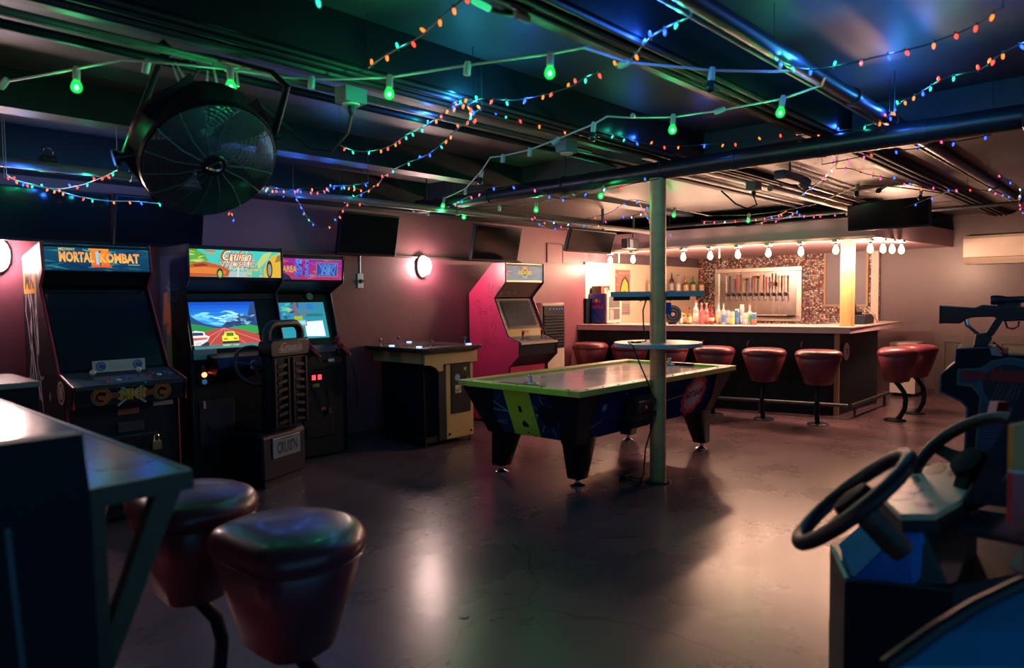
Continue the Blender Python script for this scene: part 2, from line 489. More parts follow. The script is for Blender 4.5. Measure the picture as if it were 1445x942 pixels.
for i, (y, z, r) in enumerate(((2.68, 2.46, .012), (2.74, 2.46, .012), (2.81, 2.455, .017))):
    pipe('conduit under the fan-side ceiling beam, %s of three side by side' % ('first', 'second', 'third')[i], [(-2, y, z), (8.4, y, z)], r, M('mid_conduit', (.02, .024, .032), .5, noise=.2), 8, 'conduit')
pipe('black pipe running along the top of the soffit over the bar', [(8.42, 6.0, 2.375), (8.42, 2.3, 2.375)], .028, BEAMM, 12)
pipe('second black pipe just below it on top of the bar soffit front', [(8.50, 6.0, 2.315), (8.50, 2.5, 2.315)], .02, BEAMM, 10)
pipe('dark pipe crossing above the right wall air conditioner', [(9.6, 3.0, 2.43), (9.6, .6, 2.43)], .024, BEAMM, 10)
for i, (y, z, r) in enumerate(((2.42, 2.42, .016), (2.52, 2.40, .016), (2.62, 2.385, .03))):
    pipe('pale pipe near the bar end of the ceiling, %s of a set of three' % ('thin front', 'thin middle', 'thick rear')[i], [(6.2, y, z), (8.36, y, z)], r, M('pale_pipe', (.42, .34, .29), .42, noise=.12), 12)

# boxes on the ceiling
GALV = M('galvanised_box', (.17, .19, .21), .5, .2, noise=.15)
def jbox(loc, label, cord):
    t = thing('junction_box', label, 'electrical box', loc)
    MB().box(-.06, .06, -.045, .045, -.036, .036).build('box_body', GALV, t, smooth=False, bevel=.004)
    MB().lathe([(.042, -.045), (.042, -.0365)], 16).build('outlet_plate', WHITEP, t)
    if cord:
        MB().lathe([(.010, -.09), (.018, -.075), (.018, -.045)], 10).build('plug', RUBBER, t)
        MB().tube([Vector(p) for p in cord], .007, 6).build('cord', RUBBER, t)
jbox((1.97, 2.85, 2.39), 'small metal outlet box with black plug beside the hanging fan', [(0, 0, -.085), (-.01, .02, -.17), (-.06, .08, -.25), (-.14, .14, -.24), (-.26, .2, -.12), (-.36, .22, -.05)])
jbox((3.66, 2.9, 2.41), 'small metal outlet box on the ceiling between fan and column', None)
jbox((5.95, 2.66, 2.38), 'metal outlet box with looping black cord near the bar end of the ceiling', [(0, 0, -.09), (.0, -.03, -.16), (-.08, .02, -.20), (-.18, .08, -.16), (-.2, .2, -.04)])
t = thing('ceiling_floodlight', 'grey metal flood lamp under the black pipe right of the column', 'lamp', (5.7, 2.25, 2.36))
MB().box(-.2, .16, -.05, .05, -.02, .05).build('housing', GALV, t, smooth=False, bevel=.012)
MB().lathe([(.035, -.05), (.05, .0), (.05, .03)], 14, (.24, -.02, .0), (1, -.4, -.5)).build('lamp_head', GALV, t)
MB().tube([(0, 0, .04), (0, 0, .135)], .008, 6).build('stem', DARKSTEEL, t)

# steel column with two ring shelves
cl = thing('steel_column', 'round steel column with two grey wooden ring shelves in mid room', 'column', (4.745, 2.878, 0))
MB().lathe([(.062, 0), (.062, 2.33)], 28).build('post', M('bare_steel_post', (.62, .37, .17), .45, .25, noise=.2, scale=5, stretch=(1, 1, 3)), cl)
MB().lathe([(.10, 0), (.10, .012), (.066, .014)], 20).build('base_plate', DARKSTEEL, cl)
SHELF = M('grey_shelf_paint', (.34, .37, .42), .4, noise=.12)
def ring_shelf(z, th, R, a0, a1, n=32):
    P = [(R * math.cos(a0 + (a1 - a0) * k / n), R * math.sin(a0 + (a1 - a0) * k / n)) for k in range(n + 1)]
    return MB().prism(P, 'z', z - th, z)
sh = ring_shelf(1.085, .03, .335, 0, 2 * PI * 31 / 32, 31).build('lower_shelf', SHELF, cl)
# upper shelf: half-moon board with its straight side towards the camera, and its batten
cdir = Vector((.93, -.37, 0)).normalized()
ang = math.radians(-47)
us = ring_shelf(1.475, .040, .36, ang, ang + PI).build('upper_shelf', SHELF, cl, label='half moon shelf board')
b_ = MB().box(-.33, .26, -.02, .02, 1.405, 1.44); b_.xf(Matrix.Rotation(ang, 4, 'Z') @ Matrix.Translation((0, .075, 0))); b_.build('batten', M('dark_batten', (.03, .03, .035), .5), cl, smooth=False)
b_ = MB().box(-.2, .2, -.02, .02, 1.03, 1.055); b_.xf(Matrix.Rotation(ang, 4, 'Z') @ Matrix.Translation((0, .08, 0))); b_.build('batten', MATS['dark_batten'], cl, smooth=False)
b_ = MB().box(-.018, .018, -.012, .012, 1.30, 1.39); b_.xf(Matrix.Rotation(ang, 4, 'Z') @ Matrix.Translation((.07, -.05, 0))); b_.build('tape', M('blue_tape', (.02, .06, .35), .5), cl, smooth=False, label='strip of blue tape')
# things on the shelves and cords
p = Vector((4.745, 2.878, 0))
rgt = Vector((.68, -.733, 0)); fwd = Vector((.7316, .68, 0))
tag(MB().tube([p + rgt * -.085 + fwd * -.02 + Z * 1.44, p + rgt * -.12 + fwd * -.03 + Z * 1.33, p + rgt * -.115 + fwd * -.03 + Z * 1.2, p + rgt * -.10 + fwd * -.04 + Z * 1.095], .006, 6).build('extension_lead', RUBBER), 'black cord hanging between the two column shelves', 'cord')
tag(MB().tube([p + rgt * -.22 + fwd * -.04 + Z * 1.095, p + rgt * -.25 + fwd * -.2 + Z * 1.09, p + rgt * -.245 + fwd * -.31 + Z * 1.08, p + rgt * -.2 + fwd * -.34 + Z * .95, p + rgt * -.1 + fwd * -.32 + Z * .72, p + rgt * -.1 + fwd * -.3 + Z * .5, p + rgt * -.15 + fwd * -.28 + Z * .32, p + rgt * -.16 + fwd * -.26 + Z * .12, p + rgt * -.2 + fwd * -.2 + Z * .012, p + rgt * -.13 + fwd * -.22 + Z * .012, p + rgt * -.12 + fwd * -.12 + Z * .012], .006, 6).build('extension_lead', RUBBER), 'long black cord from the lower column shelf down to the floor', 'cord')
tag(MB().tube([p + rgt * -.24 + fwd * .02 + Z * .012, p + rgt * -.15 + fwd * -.1 + Z * .012, p + rgt * -.1 + fwd * .05 + Z * .012, p + rgt * -.25 + fwd * .1 + Z * .012, p + rgt * -.27 + fwd * .0 + Z * .012], .006, 6).build('extension_lead', RUBBER), 'coil of black cord on the floor left of the column foot', 'cord')
t = thing('power_strip', 'black power adapter lying on the floor left of the column', 'adapter', p + rgt * -.24 + fwd * .06)
MB().box(-.05, .05, -.03, .03, 0, .045).build('adapter_body', RUBBER, t, smooth=False, bevel=.006); MB().cyl((.05, 0, .02), (.09, .01, .015), .01, 8).build('strain_relief', RUBBER, t)
t = thing('key_ring', 'small ring of keys and cable lying on the lower column shelf', 'keys', p + rgt * -.19 + fwd * -.06 + Z * 1.0855)
MB().tube(arc((0, 0, .006), .05, 0, 2 * PI, 18, X, Y)[:-1], .005, 5, loop=True).build('cable_loop', RUBBER, t)
MB().box(-.02, .05, -.012, .012, 0, .012).build('fob', CHROME, t, smooth=False)
MB().tube([(.05, 0, .006), (.11, .01, .006), (.13, -.02, .006)], .004, 5).build('key', CHROME, t)

# ================================================================== arcade cabinets
class Cab:
    """upright cabinet from a side profile (y, z), front bottom first, running up and over to the back"""
    def __init__(s, name, label, prof, x0, x1, side, mould, mr=.007, th=.02, frontn=None):
        s.p, s.x0, s.x1, s.th = prof, x0, x1, th
        ys = [q[0] for q in prof]
        s.t = thing(name, label, 'arcade cabinet', ((x0 + x1) / 2, (min(ys) + max(ys)) / 2, 0))
        s.sides = []
        for a, b in ((x0, x0 + th), (x1 - th, x1)):
            s.sides.append(MB().prism(prof, 'x', a, b).build('side_panel', side, s.t, smooth=False, w=True))
        n = frontn or len(prof) - 2
        for x in (x0 + th / 2, x1 - th / 2):
            MB().tube([(x, q[0] - .002, q[1]) for q in prof[:n + 1]], mr, 8).build('edge_moulding', mould, s.t, w=True)
        yb = max(ys)
        MB().box(x0 + th, x1 - th, yb - .03, yb - .012, .04, prof[-2][1] - .01).build('back_panel', BLACK, s.t, smooth=False, w=True)
    def seg(s, i, d=.012, t=.018, f0=0., f1=1.):
        a, b = Vector(s.p[i]), Vector(s.p[i + 1]); u = (b - a); a, b = a + u * f0, a + u * f1
        n = Vector((u.y, -u.x)).normalized()
        return a + n * d, b + n * d, b + n * (d + t), a + n * (d + t)
    def panel(s, i, name, mat, d=.012, t=.018, f0=0., f1=1., gx=.001, bevel=0.):
        return MB().prism([tuple(q) for q in s.seg(i, d, t, f0, f1)], 'x', s.x0 + s.th + gx, s.x1 - s.th - gx).build(name, mat, s.t, smooth=False, w=True, bevel=bevel)
    def art(s, i, d=.012, f0=0., f1=1.):
        a, b, *_ = s.seg(i, d, .01, f0, f1)
        A = Art((s.x0 + s.th, a.x, a.y), X, (0, b.x - a.x, b.y - a.y))
        A.w = s.x1 - s.x0 - 2 * s.th; A.h = (b - a).length
        return A
    def pt(s, i, fx, fy, d=0.):
        a, b, *_ = s.seg(i, d)
        q = a.lerp(b, fy); return Vector((s.x0 + s.th + (s.x1 - s.x0 - 2 * s.th) * fx, q.x, q.y))
    def nrm(s, i):
        u = Vector(s.p[i + 1]) - Vector(s.p[i]); return Vector((0, -u.y, u.x)).normalized()

BTN = {}
def button_mesh(col):
    if col not in BTN:
        m = M('button_' + '_'.join(str(int(c * 100)) for c in col), col, .3, noise=0)
        BTN[col] = MB().lathe([(.0155, -.004), (.0155, .003), (.012, .007), (.010, .0055), (0, .0055)], 12).mesh('button', m)
    return BTN[col]
def put_button(c, i, fx, fy, col, d=.012):
    o = piece(button_mesh(col), 'button', c.t, c.pt(i, fx, fy, d) - c.t.location)
    o.rotation_euler = Z.rotation_difference(c.nrm(i)).to_euler(); return o
def joystick(c, i, fx, fy, col, d=.012, bat=False):
    n = c.nrm(i); base = c.pt(i, fx, fy, d); up = (n * .6 + Z * .4).normalized()
    st = MB().lathe([(.022, 0), (.022, .003), (.006, .005), (.005, .05)], 10, base, up)
    o = st.build('joystick', DARKSTEEL, c.t, w=True)
    b = MB()
    m = M('stick_top_' + '_'.join(str(int(q * 100)) for q in col), col, .25, noise=0)
    if bat: b.lathe([(.007, .035), (.016, .06), (.019, .085), (.014, .10), (.004, .104)], 12, base, up)
    else: b.lathe([(.004, .042)] + [(.0175 * math.sin(a), .06 - .0175 * math.cos(a)) for a in [PI * k / 8 for k in range(1, 8)]] + [(.002, .0775)], 12, base, up)
    b.build('stick_top', m, o, w=True)
    return o
def wispy(A, n, x0, y0, x1, y1, cols, l, seed, ln=.12, th=.012):
    R = random.Random(seed)
    for _ in range(n):
        x, y = R.uniform(x0, x1), R.uniform(y0, y1); L = R.uniform(.4, 1) * ln; h = R.uniform(.4, 1) * th; sl = R.uniform(-.3, .3)
        pts = []
        K = 8
        xs = [max(x0, min(x1, x + L * (k / K - .5))) for k in range(K + 1)]
        up = [(xs[k], min(y1, max(y0, y + sl * L * (k / K - .5) + h * math.sin(PI * k / K) * R.uniform(.5, 1.)))) for k in range(K + 1)]
        dn = [(xs[k], min(y1, max(y0, y + sl * L * (k / K - .5) - h * math.sin(PI * k / K) * R.uniform(.3, .8)))) for k in range(K, -1, -1)]
        c = R.choice(cols); A.poly(up + dn[1:-1], c, l)

SCREENGLASS = M('dark_screen_glass', (.005, .016, .028), .05, noise=0, spec=1., coat=1.)
LIT = print_mat('backlit_print', .3, .85)
SCREEN = print_mat('screen_picture', .2, 1.25)
SCREEN2 = print_mat('screen_picture_pale', .2, .95)
PRINT = print_mat('print', .35)
REDMOULD = M('red_edge_moulding', (.34, .028, .048), .4, noise=.05)
BLKMOULD = M('black_edge_moulding', (.012, .012, .014), .3, noise=.05)

# ---------------------------------------------------------------- fighting game cabinet, far left
mk = Cab('arcade_cabinet', 'tall black arcade cabinet with red edging and teal marquee with orange lettering',
         [(5.0, .03), (5.0, .775), (4.875, .785), (4.855, .915), (5.14, .985), (5.475, 1.545), (5.385, 1.645), (5.415, 1.835), (5.86, 1.76), (5.90, .03)],
         1.305, 1.995, M('side_black_film', (.004, .007, .014), .6, spec=.1), REDMOULD)
MB().box(1.33, 1.97, 5.0, 5.88, .03, .09).build('plinth', BLACK, mk.t, smooth=False, w=True)
mk.panel(0, 'front_panel', BLACK); mk.panel(1, 'panel_underside', BLACK); mk.panel(2, 'control_panel_front', BLACK, d=.004)
cpn = mk.panel(3, 'control_panel', M('control_panel_film', (.05, .055, .065), .3, noise=.3, scale=8), d=.004)
mk.panel(5, 'speaker_panel', BLACK); mk.panel(7, 'top_panel', BLACK)
bz = mk.panel(4, 'screen_bezel', BLACKP, d=.03)
mk.panel(4, 'screen', SCREENGLASS, d=.022, t=.006, f0=.04, f1=.97, gx=.012)
mk.panel(6, 'marquee', BLACKP, d=.008)
A = mk.art(6, .006, .04, .96); w, h = A.w, A.h
A.grad(0, 0, w, h, (.004, .035, .095), (.008, .065, .13), 0)
wispy(A, 60, .0, .0, w, h, [(.01, .13, .17), (.01, .09, .15), (.004, .02, .08), (.02, .20, .21), (.004, .03, .1)], 1, 3, .17, .013)
wispy(A, 12, w * .35, h * .02, w * .75, h * .98, [(.03, .30, .27), (.06, .38, .33)], 2, 5, .12, .010)
A.text('II', w * .425, h * .15, w * .60, h * .86, ((.75, .07, .02), (.85, .30, .03)), 3, .05)
A.rect(w * .405, h * .79, w * .595, h * .865, (.85, .30, .03), 3); A.rect(w * .43, h * .13, w * .62, h * .20, (.75, .06, .02), 3)
A.rect(w * .47, h * .25, w * .50, h * .75, (.35, .6, .75), 4)
A.text('MORTAL', w * .13, h * .31, w * .455, h * .72, ((.95, .52, .10), (.90, .27, .06)), 5, .045)
A.text('KOMBAT', w * .505, h * .31, w * .90, h * .71, ((.95, .55, .10), (.90, .27, .06)), 5, .045)
A.text('MIDWAY', w * .13, h * .76, w * .28, h * .86, (.65, .55, .2), 5, .02)
A.rect(w * .78, h * .24, w * .9, h * .27, (.3, .4, .3), 5)
A.build('marquee_print', mk.t, LIT, w=True)
# side art: pale lightning on black with a gold block (left outer side)
A = Art((1.305, 5.9, 0), -Y, Z); R = random.Random(4)
A.poly([(.01, .04), (.89, .04), (.89, .76), (.76, .98), (.43, 1.54), (.48, 1.82), (.05, 1.74)], (.004, .007, .014), -.6)
for k in range(7):
    y = .10 + .05 * k + R.uniform(-.02, .02); z = 1.70; pts = [(y, z)]
    while z > R.uniform(.55, .95):
        z -= R.uniform(.05, .12); y += R.uniform(-.03, .045); y = min(y, .36 if z > 1.0 else .75); pts.append((max(y, .03), z))
    A.line(pts, R.uniform(.010, .026), R.choice([(.62, .58, .60), (.5, .5, .6), (.66, .6, .5)]), 0)
wispy(A, 10, .05, .45, .6, .95, [(.4, .42, .5), (.25, .27, .36)], 0, 8, .05, .05)
A.rect(.06, 1.50, .36, 1.70, (.62, .33, .06), 1); A.text('MK', .09, 1.53, .33, 1.67, (.06, .03, .01), 2, .04)
A.poly([(.05, 1.72), (.47, 1.80), (.46, 1.74), (.3, 1.66)], (.6, .5, .5), 0)
A.build('side_print', mk.t, w=True)
# badge on the flank of the control panel
A = Art((1.3035, 5.1, 0), -Y, Z)
A.ring(.03, .87, .06, .075, (.5, .35, .2), 0); A.disc(.03, .87, .06, (.03, .03, .04), 0); A.text('II', .0, .83, .06, .91, (.5, .5, .55), 1, .03)
A.build('round_badge', mk.t, w=True)
# control panel print: rounded plate with card, emblem band on its front
A = mk.art(3, .003); w, h = A.w, A.h
A.poly(rrect(w * .22, w * .72, h * .12, h * .62, .03), (.10, .12, .15), 0)
A.poly([(0, 0), (w * .48, .004), (w * .28, h * .22), (w * .05, h * .65), (0, h * .7)], (.16, .15, .16), 0)
A.build('control_panel_print', mk.t, w=True)
cd = MB(); n3 = mk.nrm(3)
q = [mk.pt(3, .25, .80, 0), mk.pt(3, .74, .80, 0)]
cd.box(q[0].x, q[1].x, q[0].y - .01, q[0].y, q[0].z + .01, q[0].z + .085)
co = cd.build('move_card', M('card_white', (.42, .44, .48), .4, noise=.05), mk.t, smooth=False, w=True)
A = Art((q[0].x, q[0].y - .0105, q[0].z + .01), X, Z); wq = q[1].x - q[0].x
for fx in (.15, .85):
    A.disc(wq * fx, .038, .030, (.03, .07, .25), 0); A.ring(wq * fx, .038, .016, .021, (.35, .4, .5), 1, 12, .6, 5.2)
for k in range(3): A.rect(wq * .3, .022 + .015 * k, wq * .7, .025 + .015 * k, (.25, .26, .3), 0)
A.build('move_card_print', mk.t, w=True)
A = mk.art(2, .003); w, h = A.w, A.h
A.rect(w * .14, h * .34, w * .86, h * .62, (.34, .05, .03), 0)
for fx in (.22, .78):
    cx, cy = w * fx, h * .48
    A.disc(cx, cy, .058, (.30, .24, .16), 1); A.disc(cx, cy, .053, (.03, .02, .02), 2); A.disc(cx, cy, .048, (.42, .10, .02), 3)
    A.ring(cx, cy - .006, .018, .032, (.015, .01, .01), 4, 16, .3, 5.3); A.poly([(cx - .01, cy + .03), (cx + .035, cy + .02), (cx + .01, cy + .005), (cx - .02, cy + .01)], (.015, .01, .01), 4)
cx, cy = w * .50, h * .48
for k in range(4):
    a = .35 + k * .33
    A.line([(cx - .085, cy - .07 + .045 * k), (cx + .085, cy + .07 - .045 * k)], .012, (.34, .40, .46), 1)
A.text('MKII', cx - .072, cy - .036, cx + .078, cy + .036, ((.62, .20, .02), (.55, .36, .05)), 3, .05)
A.build('emblem_print', mk.t, w=True)
joystick(mk, 3, .20, .42, (.5, .5, .52)); joystick(mk, 3, .62, .42, (.5, .5, .52))
for k, (fx, fy, c) in enumerate(((.30, .30, (.45, .03, .03)), (.36, .45, (.45, .03, .03)), (.42, .32, (.6, .6, .6)), (.48, .45, (.04, .07, .4)), (.53, .34, (.04, .07, .4)),
                                 (.72, .45, (.45, .03, .03)), (.77, .60, (.45, .03, .03)), (.83, .48, (.6, .6, .6)), (.90, .64, (.04, .07, .4)), (.94, .5, (.04, .07, .4)))):
    put_button(mk, 3, fx, fy, c, .004)
MB().box(1.50, 1.84, 4.998, 5.006, .10, .56).build('coin_door', M('coin_door_black', (.016, .017, .02), .35, .2, noise=.2), mk.t, smooth=False, w=True, bevel=.004)
for x in (1.56, 1.70): MB().box(x, x + .09, 4.99, 5.0, .46, .54).build('coin_slot', BLACKP, mk.t, smooth=False, w=True)
MB().box(1.60, 1.73, 4.996, 5.003, .70, .74).build('price_sticker', M('orange_sticker', (.30, .07, .03), .5), mk.t, smooth=False, w=True)
MB().box(1.60, 1.76, 4.994, 5.003, .585, .65).build('vent_plate', DARKSTEEL, mk.t, smooth=False, w=True)
MB().box(1.82, 1.95, 4.996, 5.003, .735, .765).build('label_strip', M('pale_label', (.35, .40, .42), .5), mk.t, smooth=False, w=True)
pl = MB().box(1.80, 1.86, 4.975, 4.999, .44, .50).build('padlock', M('brass', (.30, .22, .12), .4, .8), mk.t, smooth=False, w=True, bevel=.004)
MB().tube([Vector((1.815, 4.987, .50))] + arc((1.83, 4.987, .53), .015, PI, 0, 6) + [Vector((1.845, 4.987, .50))], .004, 6).build('hasp', CHROME, mk.t, w=True)

# ---------------------------------------------------------------- driving cabinet
cr = Cab('arcade_cabinet', 'black sit-down driving cabinet with lit car marquee and racing picture on screen',
         [(5.50, .03), (5.50, .98), (5.50, 1.04), (5.62, 1.50), (5.50, 1.60), (5.50, 1.87), (6.06, 1.87), (6.06, .03)], 2.285, 3.085, DKNAVY, BLKMOULD)
cr.panel(0, 'front_panel', BLACK); cr.panel(1, 'fascia', BLACK); cr.panel(3, 'speaker_panel', BLACK); cr.panel(5, 'top_panel', BLACK)
cr.panel(2, 'screen_bezel', BLACKP, d=.03)
cr.panel(4, 'marquee', BLACKP, d=.01)
A = cr.art(4, .008, .10, .94); w, h = A.w, A.h
TEAL = (.05, .62, .55)
A.grad(0, 0, w, h, (.10, .50, .40), TEAL, 0, 6)
A.poly([(0, h * .42), (w * .20, h * .55), (w * .14, h * .80), (w * .04, h * .98), (0, h * .98)], (.12, .40, .05), 1)
wispy(A, 20, 0, h * .45, w * .17, h * .95, [(.35, .62, .08), (.10, .28, .03), (.6, .7, .2)], 2, 2, .09, .012)
A.rect(w * .38, 0, w * .66, h * .2, (.40, .55, .55), 1)
A.poly([(w * .74, h * .3), (w * .84, h * .62), (w * .90, h * .95), (w * .80, h * .86), (w * .72, h * .5)], (.55, .62, .2), 1)
# red car, left
A.poly([(0, 0), (w * .40, h * .02), (w * .42, h * .22), (w * .37, h * .36), (w * .24, h * .46), (w * .16, h * .52), (w * .05, h * .48), (0, h * .40)], (.55, .10, .03), 3)
A.poly([(0, h * .30), (w * .16, h * .34), (w * .30, h * .30), (w * .38, h * .18), (w * .36, h * .10), (0, h * .12)], (.75, .22, .04), 4)
A.poly([(w * .03, h * .40), (w * .14, h * .46), (w * .20, h * .38), (w * .05, h * .33)], (.18, .05, .03), 5)
A.disc(w * .31, h * .12, w * .035, (.05, .04, .02), 6, h * .18); A.disc(w * .31, h * .10, w * .022, (.45, .50, .12), 7, h * .12)
# gold car, right
A.poly([(w * .80, 0), (w, 0), (w, h * .92), (w * .90, h * .80), (w * .83, h * .52), (w * .80, h * .30)], (.75, .45, .04), 3)
A.poly([(w * .93, h * .55), (w, h * .62), (w, h * .85), (w * .96, h * .80)], (.3, .2, .05), 4)
A.disc(w * .865, h * .30, w * .035, (.04, .03, .02), 5, h * .32); A.disc(w * .865, h * .28, w * .022, (.30, .30, .24), 6, h * .22)
wispy(A, 14, w * .60, h * .02, w * .78, h * .3, [(.75, .5, .1), (.6, .45, .1), (.2, .5, .1)], 4, 9, .05, .014)
# white burst with script and block lettering
R = random.Random(1)
pts = []
for k in range(44):
    a = 2 * PI * k / 44; r = 1.0 if k % 2 else .72
    pts.append((w * .51 + w * .20 * r * math.cos(a), h * .55 + h * .36 * r * math.sin(a)))
A.poly(pts, (.62, .55, .42), 7); A.disc(w * .51, h * .55, w * .13, (.80, .74, .62), 8, h * .22)
A.text("Cruis'n", w * .32, h * .54, w * .67, h * .98, (.42, .10, .02), 9, .05, .35)
A.text("Cruis'n", w * .343, h * .575, w * .657, h * .93, (.95, .80, .55), 10, .0, .35)
A.text('WORLD', w * .30, h * .32, w * .72, h * .58, (.14, .10, .10), 9, .06); A.text('WORLD', w * .306, h * .345, w * .714, h * .555, (.80, .66, .5), 10, .0)
A.line([(w * .50, h * .0), (w * .51, h * .32)], .012, (.7, .7, .65), 8)
A.rect(w * .165, h * .86, w * .27, h * .91, (.6, .12, .03), 8); A.rect(w * .165, h * .78, w * .27, h * .82, (.6, .3, .05), 8)
A.build('marquee_print', cr.t, LIT, w=True)
# screen picture: sky, peaks, red road, cars
sc = MB(); a, b, *_ = cr.seg(2, .028, .01, .10, .86)
A = Art((cr.x0 + .05, a.x, a.y), X, (0, b.x - a.x, b.y - a.y)); w, h = .545, (b - a).length
A.grad(0, h * .40, w, h, (.03, .28, .70), (.004, .04, .42), 0, 8)
wispy(A, 16, w * .02, h * .48, w * .8, h * .80, [(.16, .50, .62), (.32, .66, .70), (.08, .38, .62)], 1, 6, .22, .022)
A.poly([(0, h * .38), (0, h * .70), (w * .10, h * .58), (w * .22, h * .50), (w * .38, h * .44), (w * .5, h * .43), (w * .5, h * .38)], (.02, .05, .16), 2)
A.poly([(w * .40, h * .38), (w * .46, h * .46), (w * .55, h * .58), (w * .66, h * .60), (w * .74, h * .70), (w * .86, h * .66), (w * .93, h * .95), (w, h * .98), (w, h * .38)], (.02, .05, .15), 2)
wispy(A, 26, w * .52, h * .42, w * .98, h * .72, [(.12, .3, .45), (.01, .03, .09), (.25, .45, .55), (.05, .12, .25)], 3, 12, .07, .02)
A.poly([(0, h * .30), (0, h * .52), (w * .14, h * .48), (w * .30, h * .42), (w * .42, h * .39), (w * .42, h * .30)], (.02, .20, .05), 4)
A.poly([(w * .52, h * .30), (w * .56, h * .41), (w * .72, h * .44), (w * .88, h * .46), (w, h * .42), (w, h * .24)], (.03, .26, .06), 4)
A.poly([(0, h * .0), (w, h * .0), (w, h * .22), (w * .70, h * .36), (w * .50, h * .405), (w * .42, h * .405), (w * .20, h * .33), (0, h * .24)], (.36, .05, .04), 5)
for dx in (-.5, -.25, .0, .3, .6): A.line([(w * .47, h * .40), (w * (.47 + dx), h * .03)], .004, (.55, .22, .18), 6)
A.poly([(0, h * .03), (w * .08, h * .02), (w * .2, h * .12), (w * .24, h * .22), (w * .18, h * .26), (w * .17, h * .33), (w * .04, h * .36), (0, h * .34)], (.55, .58, .6), 7)
A.poly([(0, h * .14), (w * .19, h * .16), (w * .21, h * .20), (0, h * .20)], (.5, .08, .04), 8); A.poly([(0, h * .25), (w * .15, h * .25), (w * .15, h * .31), (0, h * .32)], (.03, .04, .08), 8)
A.rect(w * .02, h * .0, w * .22, h * .10, (.03, .03, .05), 7)
A.poly([(w * .42, h * .10), (w * .67, h * .10), (w * .67, h * .21), (w * .63, h * .24), (w * .61, h * .31), (w * .48, h * .31), (w * .45, h * .24), (w * .42, h * .21)], (.60, .75, .05), 8)
A.rect(w * .49, h * .21, w * .60, h * .29, (.10, .14, .02), 9); A.rect(w * .44, h * .13, w * .5, h * .17, (.6, .1, .02), 9); A.rect(w * .59, h * .13, w * .65, h * .17, (.6, .1, .02), 9)
A.rect(w * .42, h * .045, w * .67, h * .10, (.02, .03, .03), 8)
A.rect(0, -.02, w, h * .03, (.06, .16, .15), 7); A.text('INSERT COIN', w * .42, -.005, w * .66, h * .03, (.35, .6, .5), 9, .02)
A.build('screen', cr.t, SCREEN, w=True, label='screen showing a red road, mountains and a yellow green car')
cr.panel(2, 'screen_hood', BLACK, d=.012, t=.012, f0=.90, f1=1.0)
# dashboard, wheel and coin plate
dash = MB().prism([(5.52, .88), (5.30, .86), (5.27, .92), (5.34, 1.00), (5.51, 1.03)], 'x', 2.40, 3.05).build('dashboard', BLACKP, cr.t, smooth=False, w=True, bevel=.015)
MB().box(2.30, 2.48, 5.468, 5.498, .985, 1.06).build('notice_card', M('notice_white', (.30, .32, .36), .5, noise=.05), cr.t, smooth=False, w=True)
wc = Vector((2.66, 5.20, .93)); wn = Vector((0, -.86, .5)).normalized(); wx = X; wy = wn.cross(wx).normalized()
wm = MB().tube(arc(wc, .165, 0, 2 * PI, 28, wx, wy)[:-1], .016, 8, loop=True)
wh = wm.build('steering_wheel', RUBBER, cr.t, w=True)
sp = MB()
for a in (PI * 1.5, PI * .92, PI * .08): sp.cyl(wc, wc + (wx * math.cos(a) + wy * math.sin(a)) * .155, .012, 6)
sp.lathe([(.045, -.015), (.05, .0), (.04, .014), (.01, .016)], 16, wc, wn); sp.cyl(wc, wc - wn * .16, .024, 10)
sp.build('wheel_spokes', DARKSTEEL, cr.t, w=True)
MB().box(2.335, 2.43, 5.484, 5.499, .78, .955).build('button_plate', BLACKP, cr.t, smooth=False, w=True)
for z, c, e in ((.92, (.4, .03, .02), .0), (.865, (.9, .16, .05), 6.), (.81, (.05, .25, .5), .25)):
    MB().lathe([(.020, 0), (.020, .006), (.013, .010), (.0, .010)], 14, (2.382, 5.484, z), -Y).build('start_button', M('lit_button_%d' % (z * 1000), c, .3, noise=0, emit=c, estr=e), cr.t, w=True)
MB().lathe([(.025, 0), (.03, .008), (.018, .012)], 14, (2.48, 5.484, .86), -Y).build('coin_return', M('dull_red', (.2, .03, .02), .4), cr.t, w=True)
MB().box(2.34, 2.62, 5.492, 5.502, .30, .66).build('coin_door', M('coin_door_navy', (.014, .018, .035), .4, noise=.2), cr.t, smooth=False, w=True, bevel=.004)
for z, x in ((.60, 2.37), (.42, 2.40)): MB().box(x, x + .016, 5.484, 5.494, z, z + .06).build('coin_slot', CHROME, cr.t, smooth=False, w=True)
# left side print: dim carved-stone style blob pattern under an orange sky (plain stand-in art)
A = Art((2.285, 6.06, 0), -Y, Z)
A.poly([(.04, .10), (.54, .10), (.54, 1.80), (.04, 1.80)], (.012, .018, .05), 0)
A.poly([(.06, 1.20), (.52, 1.00), (.52, 1.42), (.30, 1.55), (.10, 1.50)], (.16, .055, .03), 1)
A.poly([(.08, .35), (.40, .20), (.50, .75), (.34, 1.22), (.12, 1.15)], (.03, .045, .03), 2)
wispy(A, 26, .06, .15, .52, 1.30, [(.05, .06, .03), (.02, .04, .06), (.07, .05, .02), (.02, .03, .03)], 3, 15, .14, .06)
A.disc(.30, 1.50, .13, (.03, .04, .05), 3)
for k in range(16):
    a = 2 * PI * k / 16; A.line([(.30 + .09 * math.cos(a), 1.50 + .09 * math.sin(a)), (.30 + .17 * math.cos(a), 1.50 + .17 * math.sin(a))], .012, (.06, .10, .12), 4)
A.ring(.30, 1.50, .05, .075, (.08, .13, .15), 4); A.line([(.2, 1.53), (.4, 1.53)], .014, (.09, .14, .16), 5); A.line([(.22, 1.46), (.38, 1.46)], .01, (.07, .11, .13), 5)
A.build('side_print', cr.t, w=True)

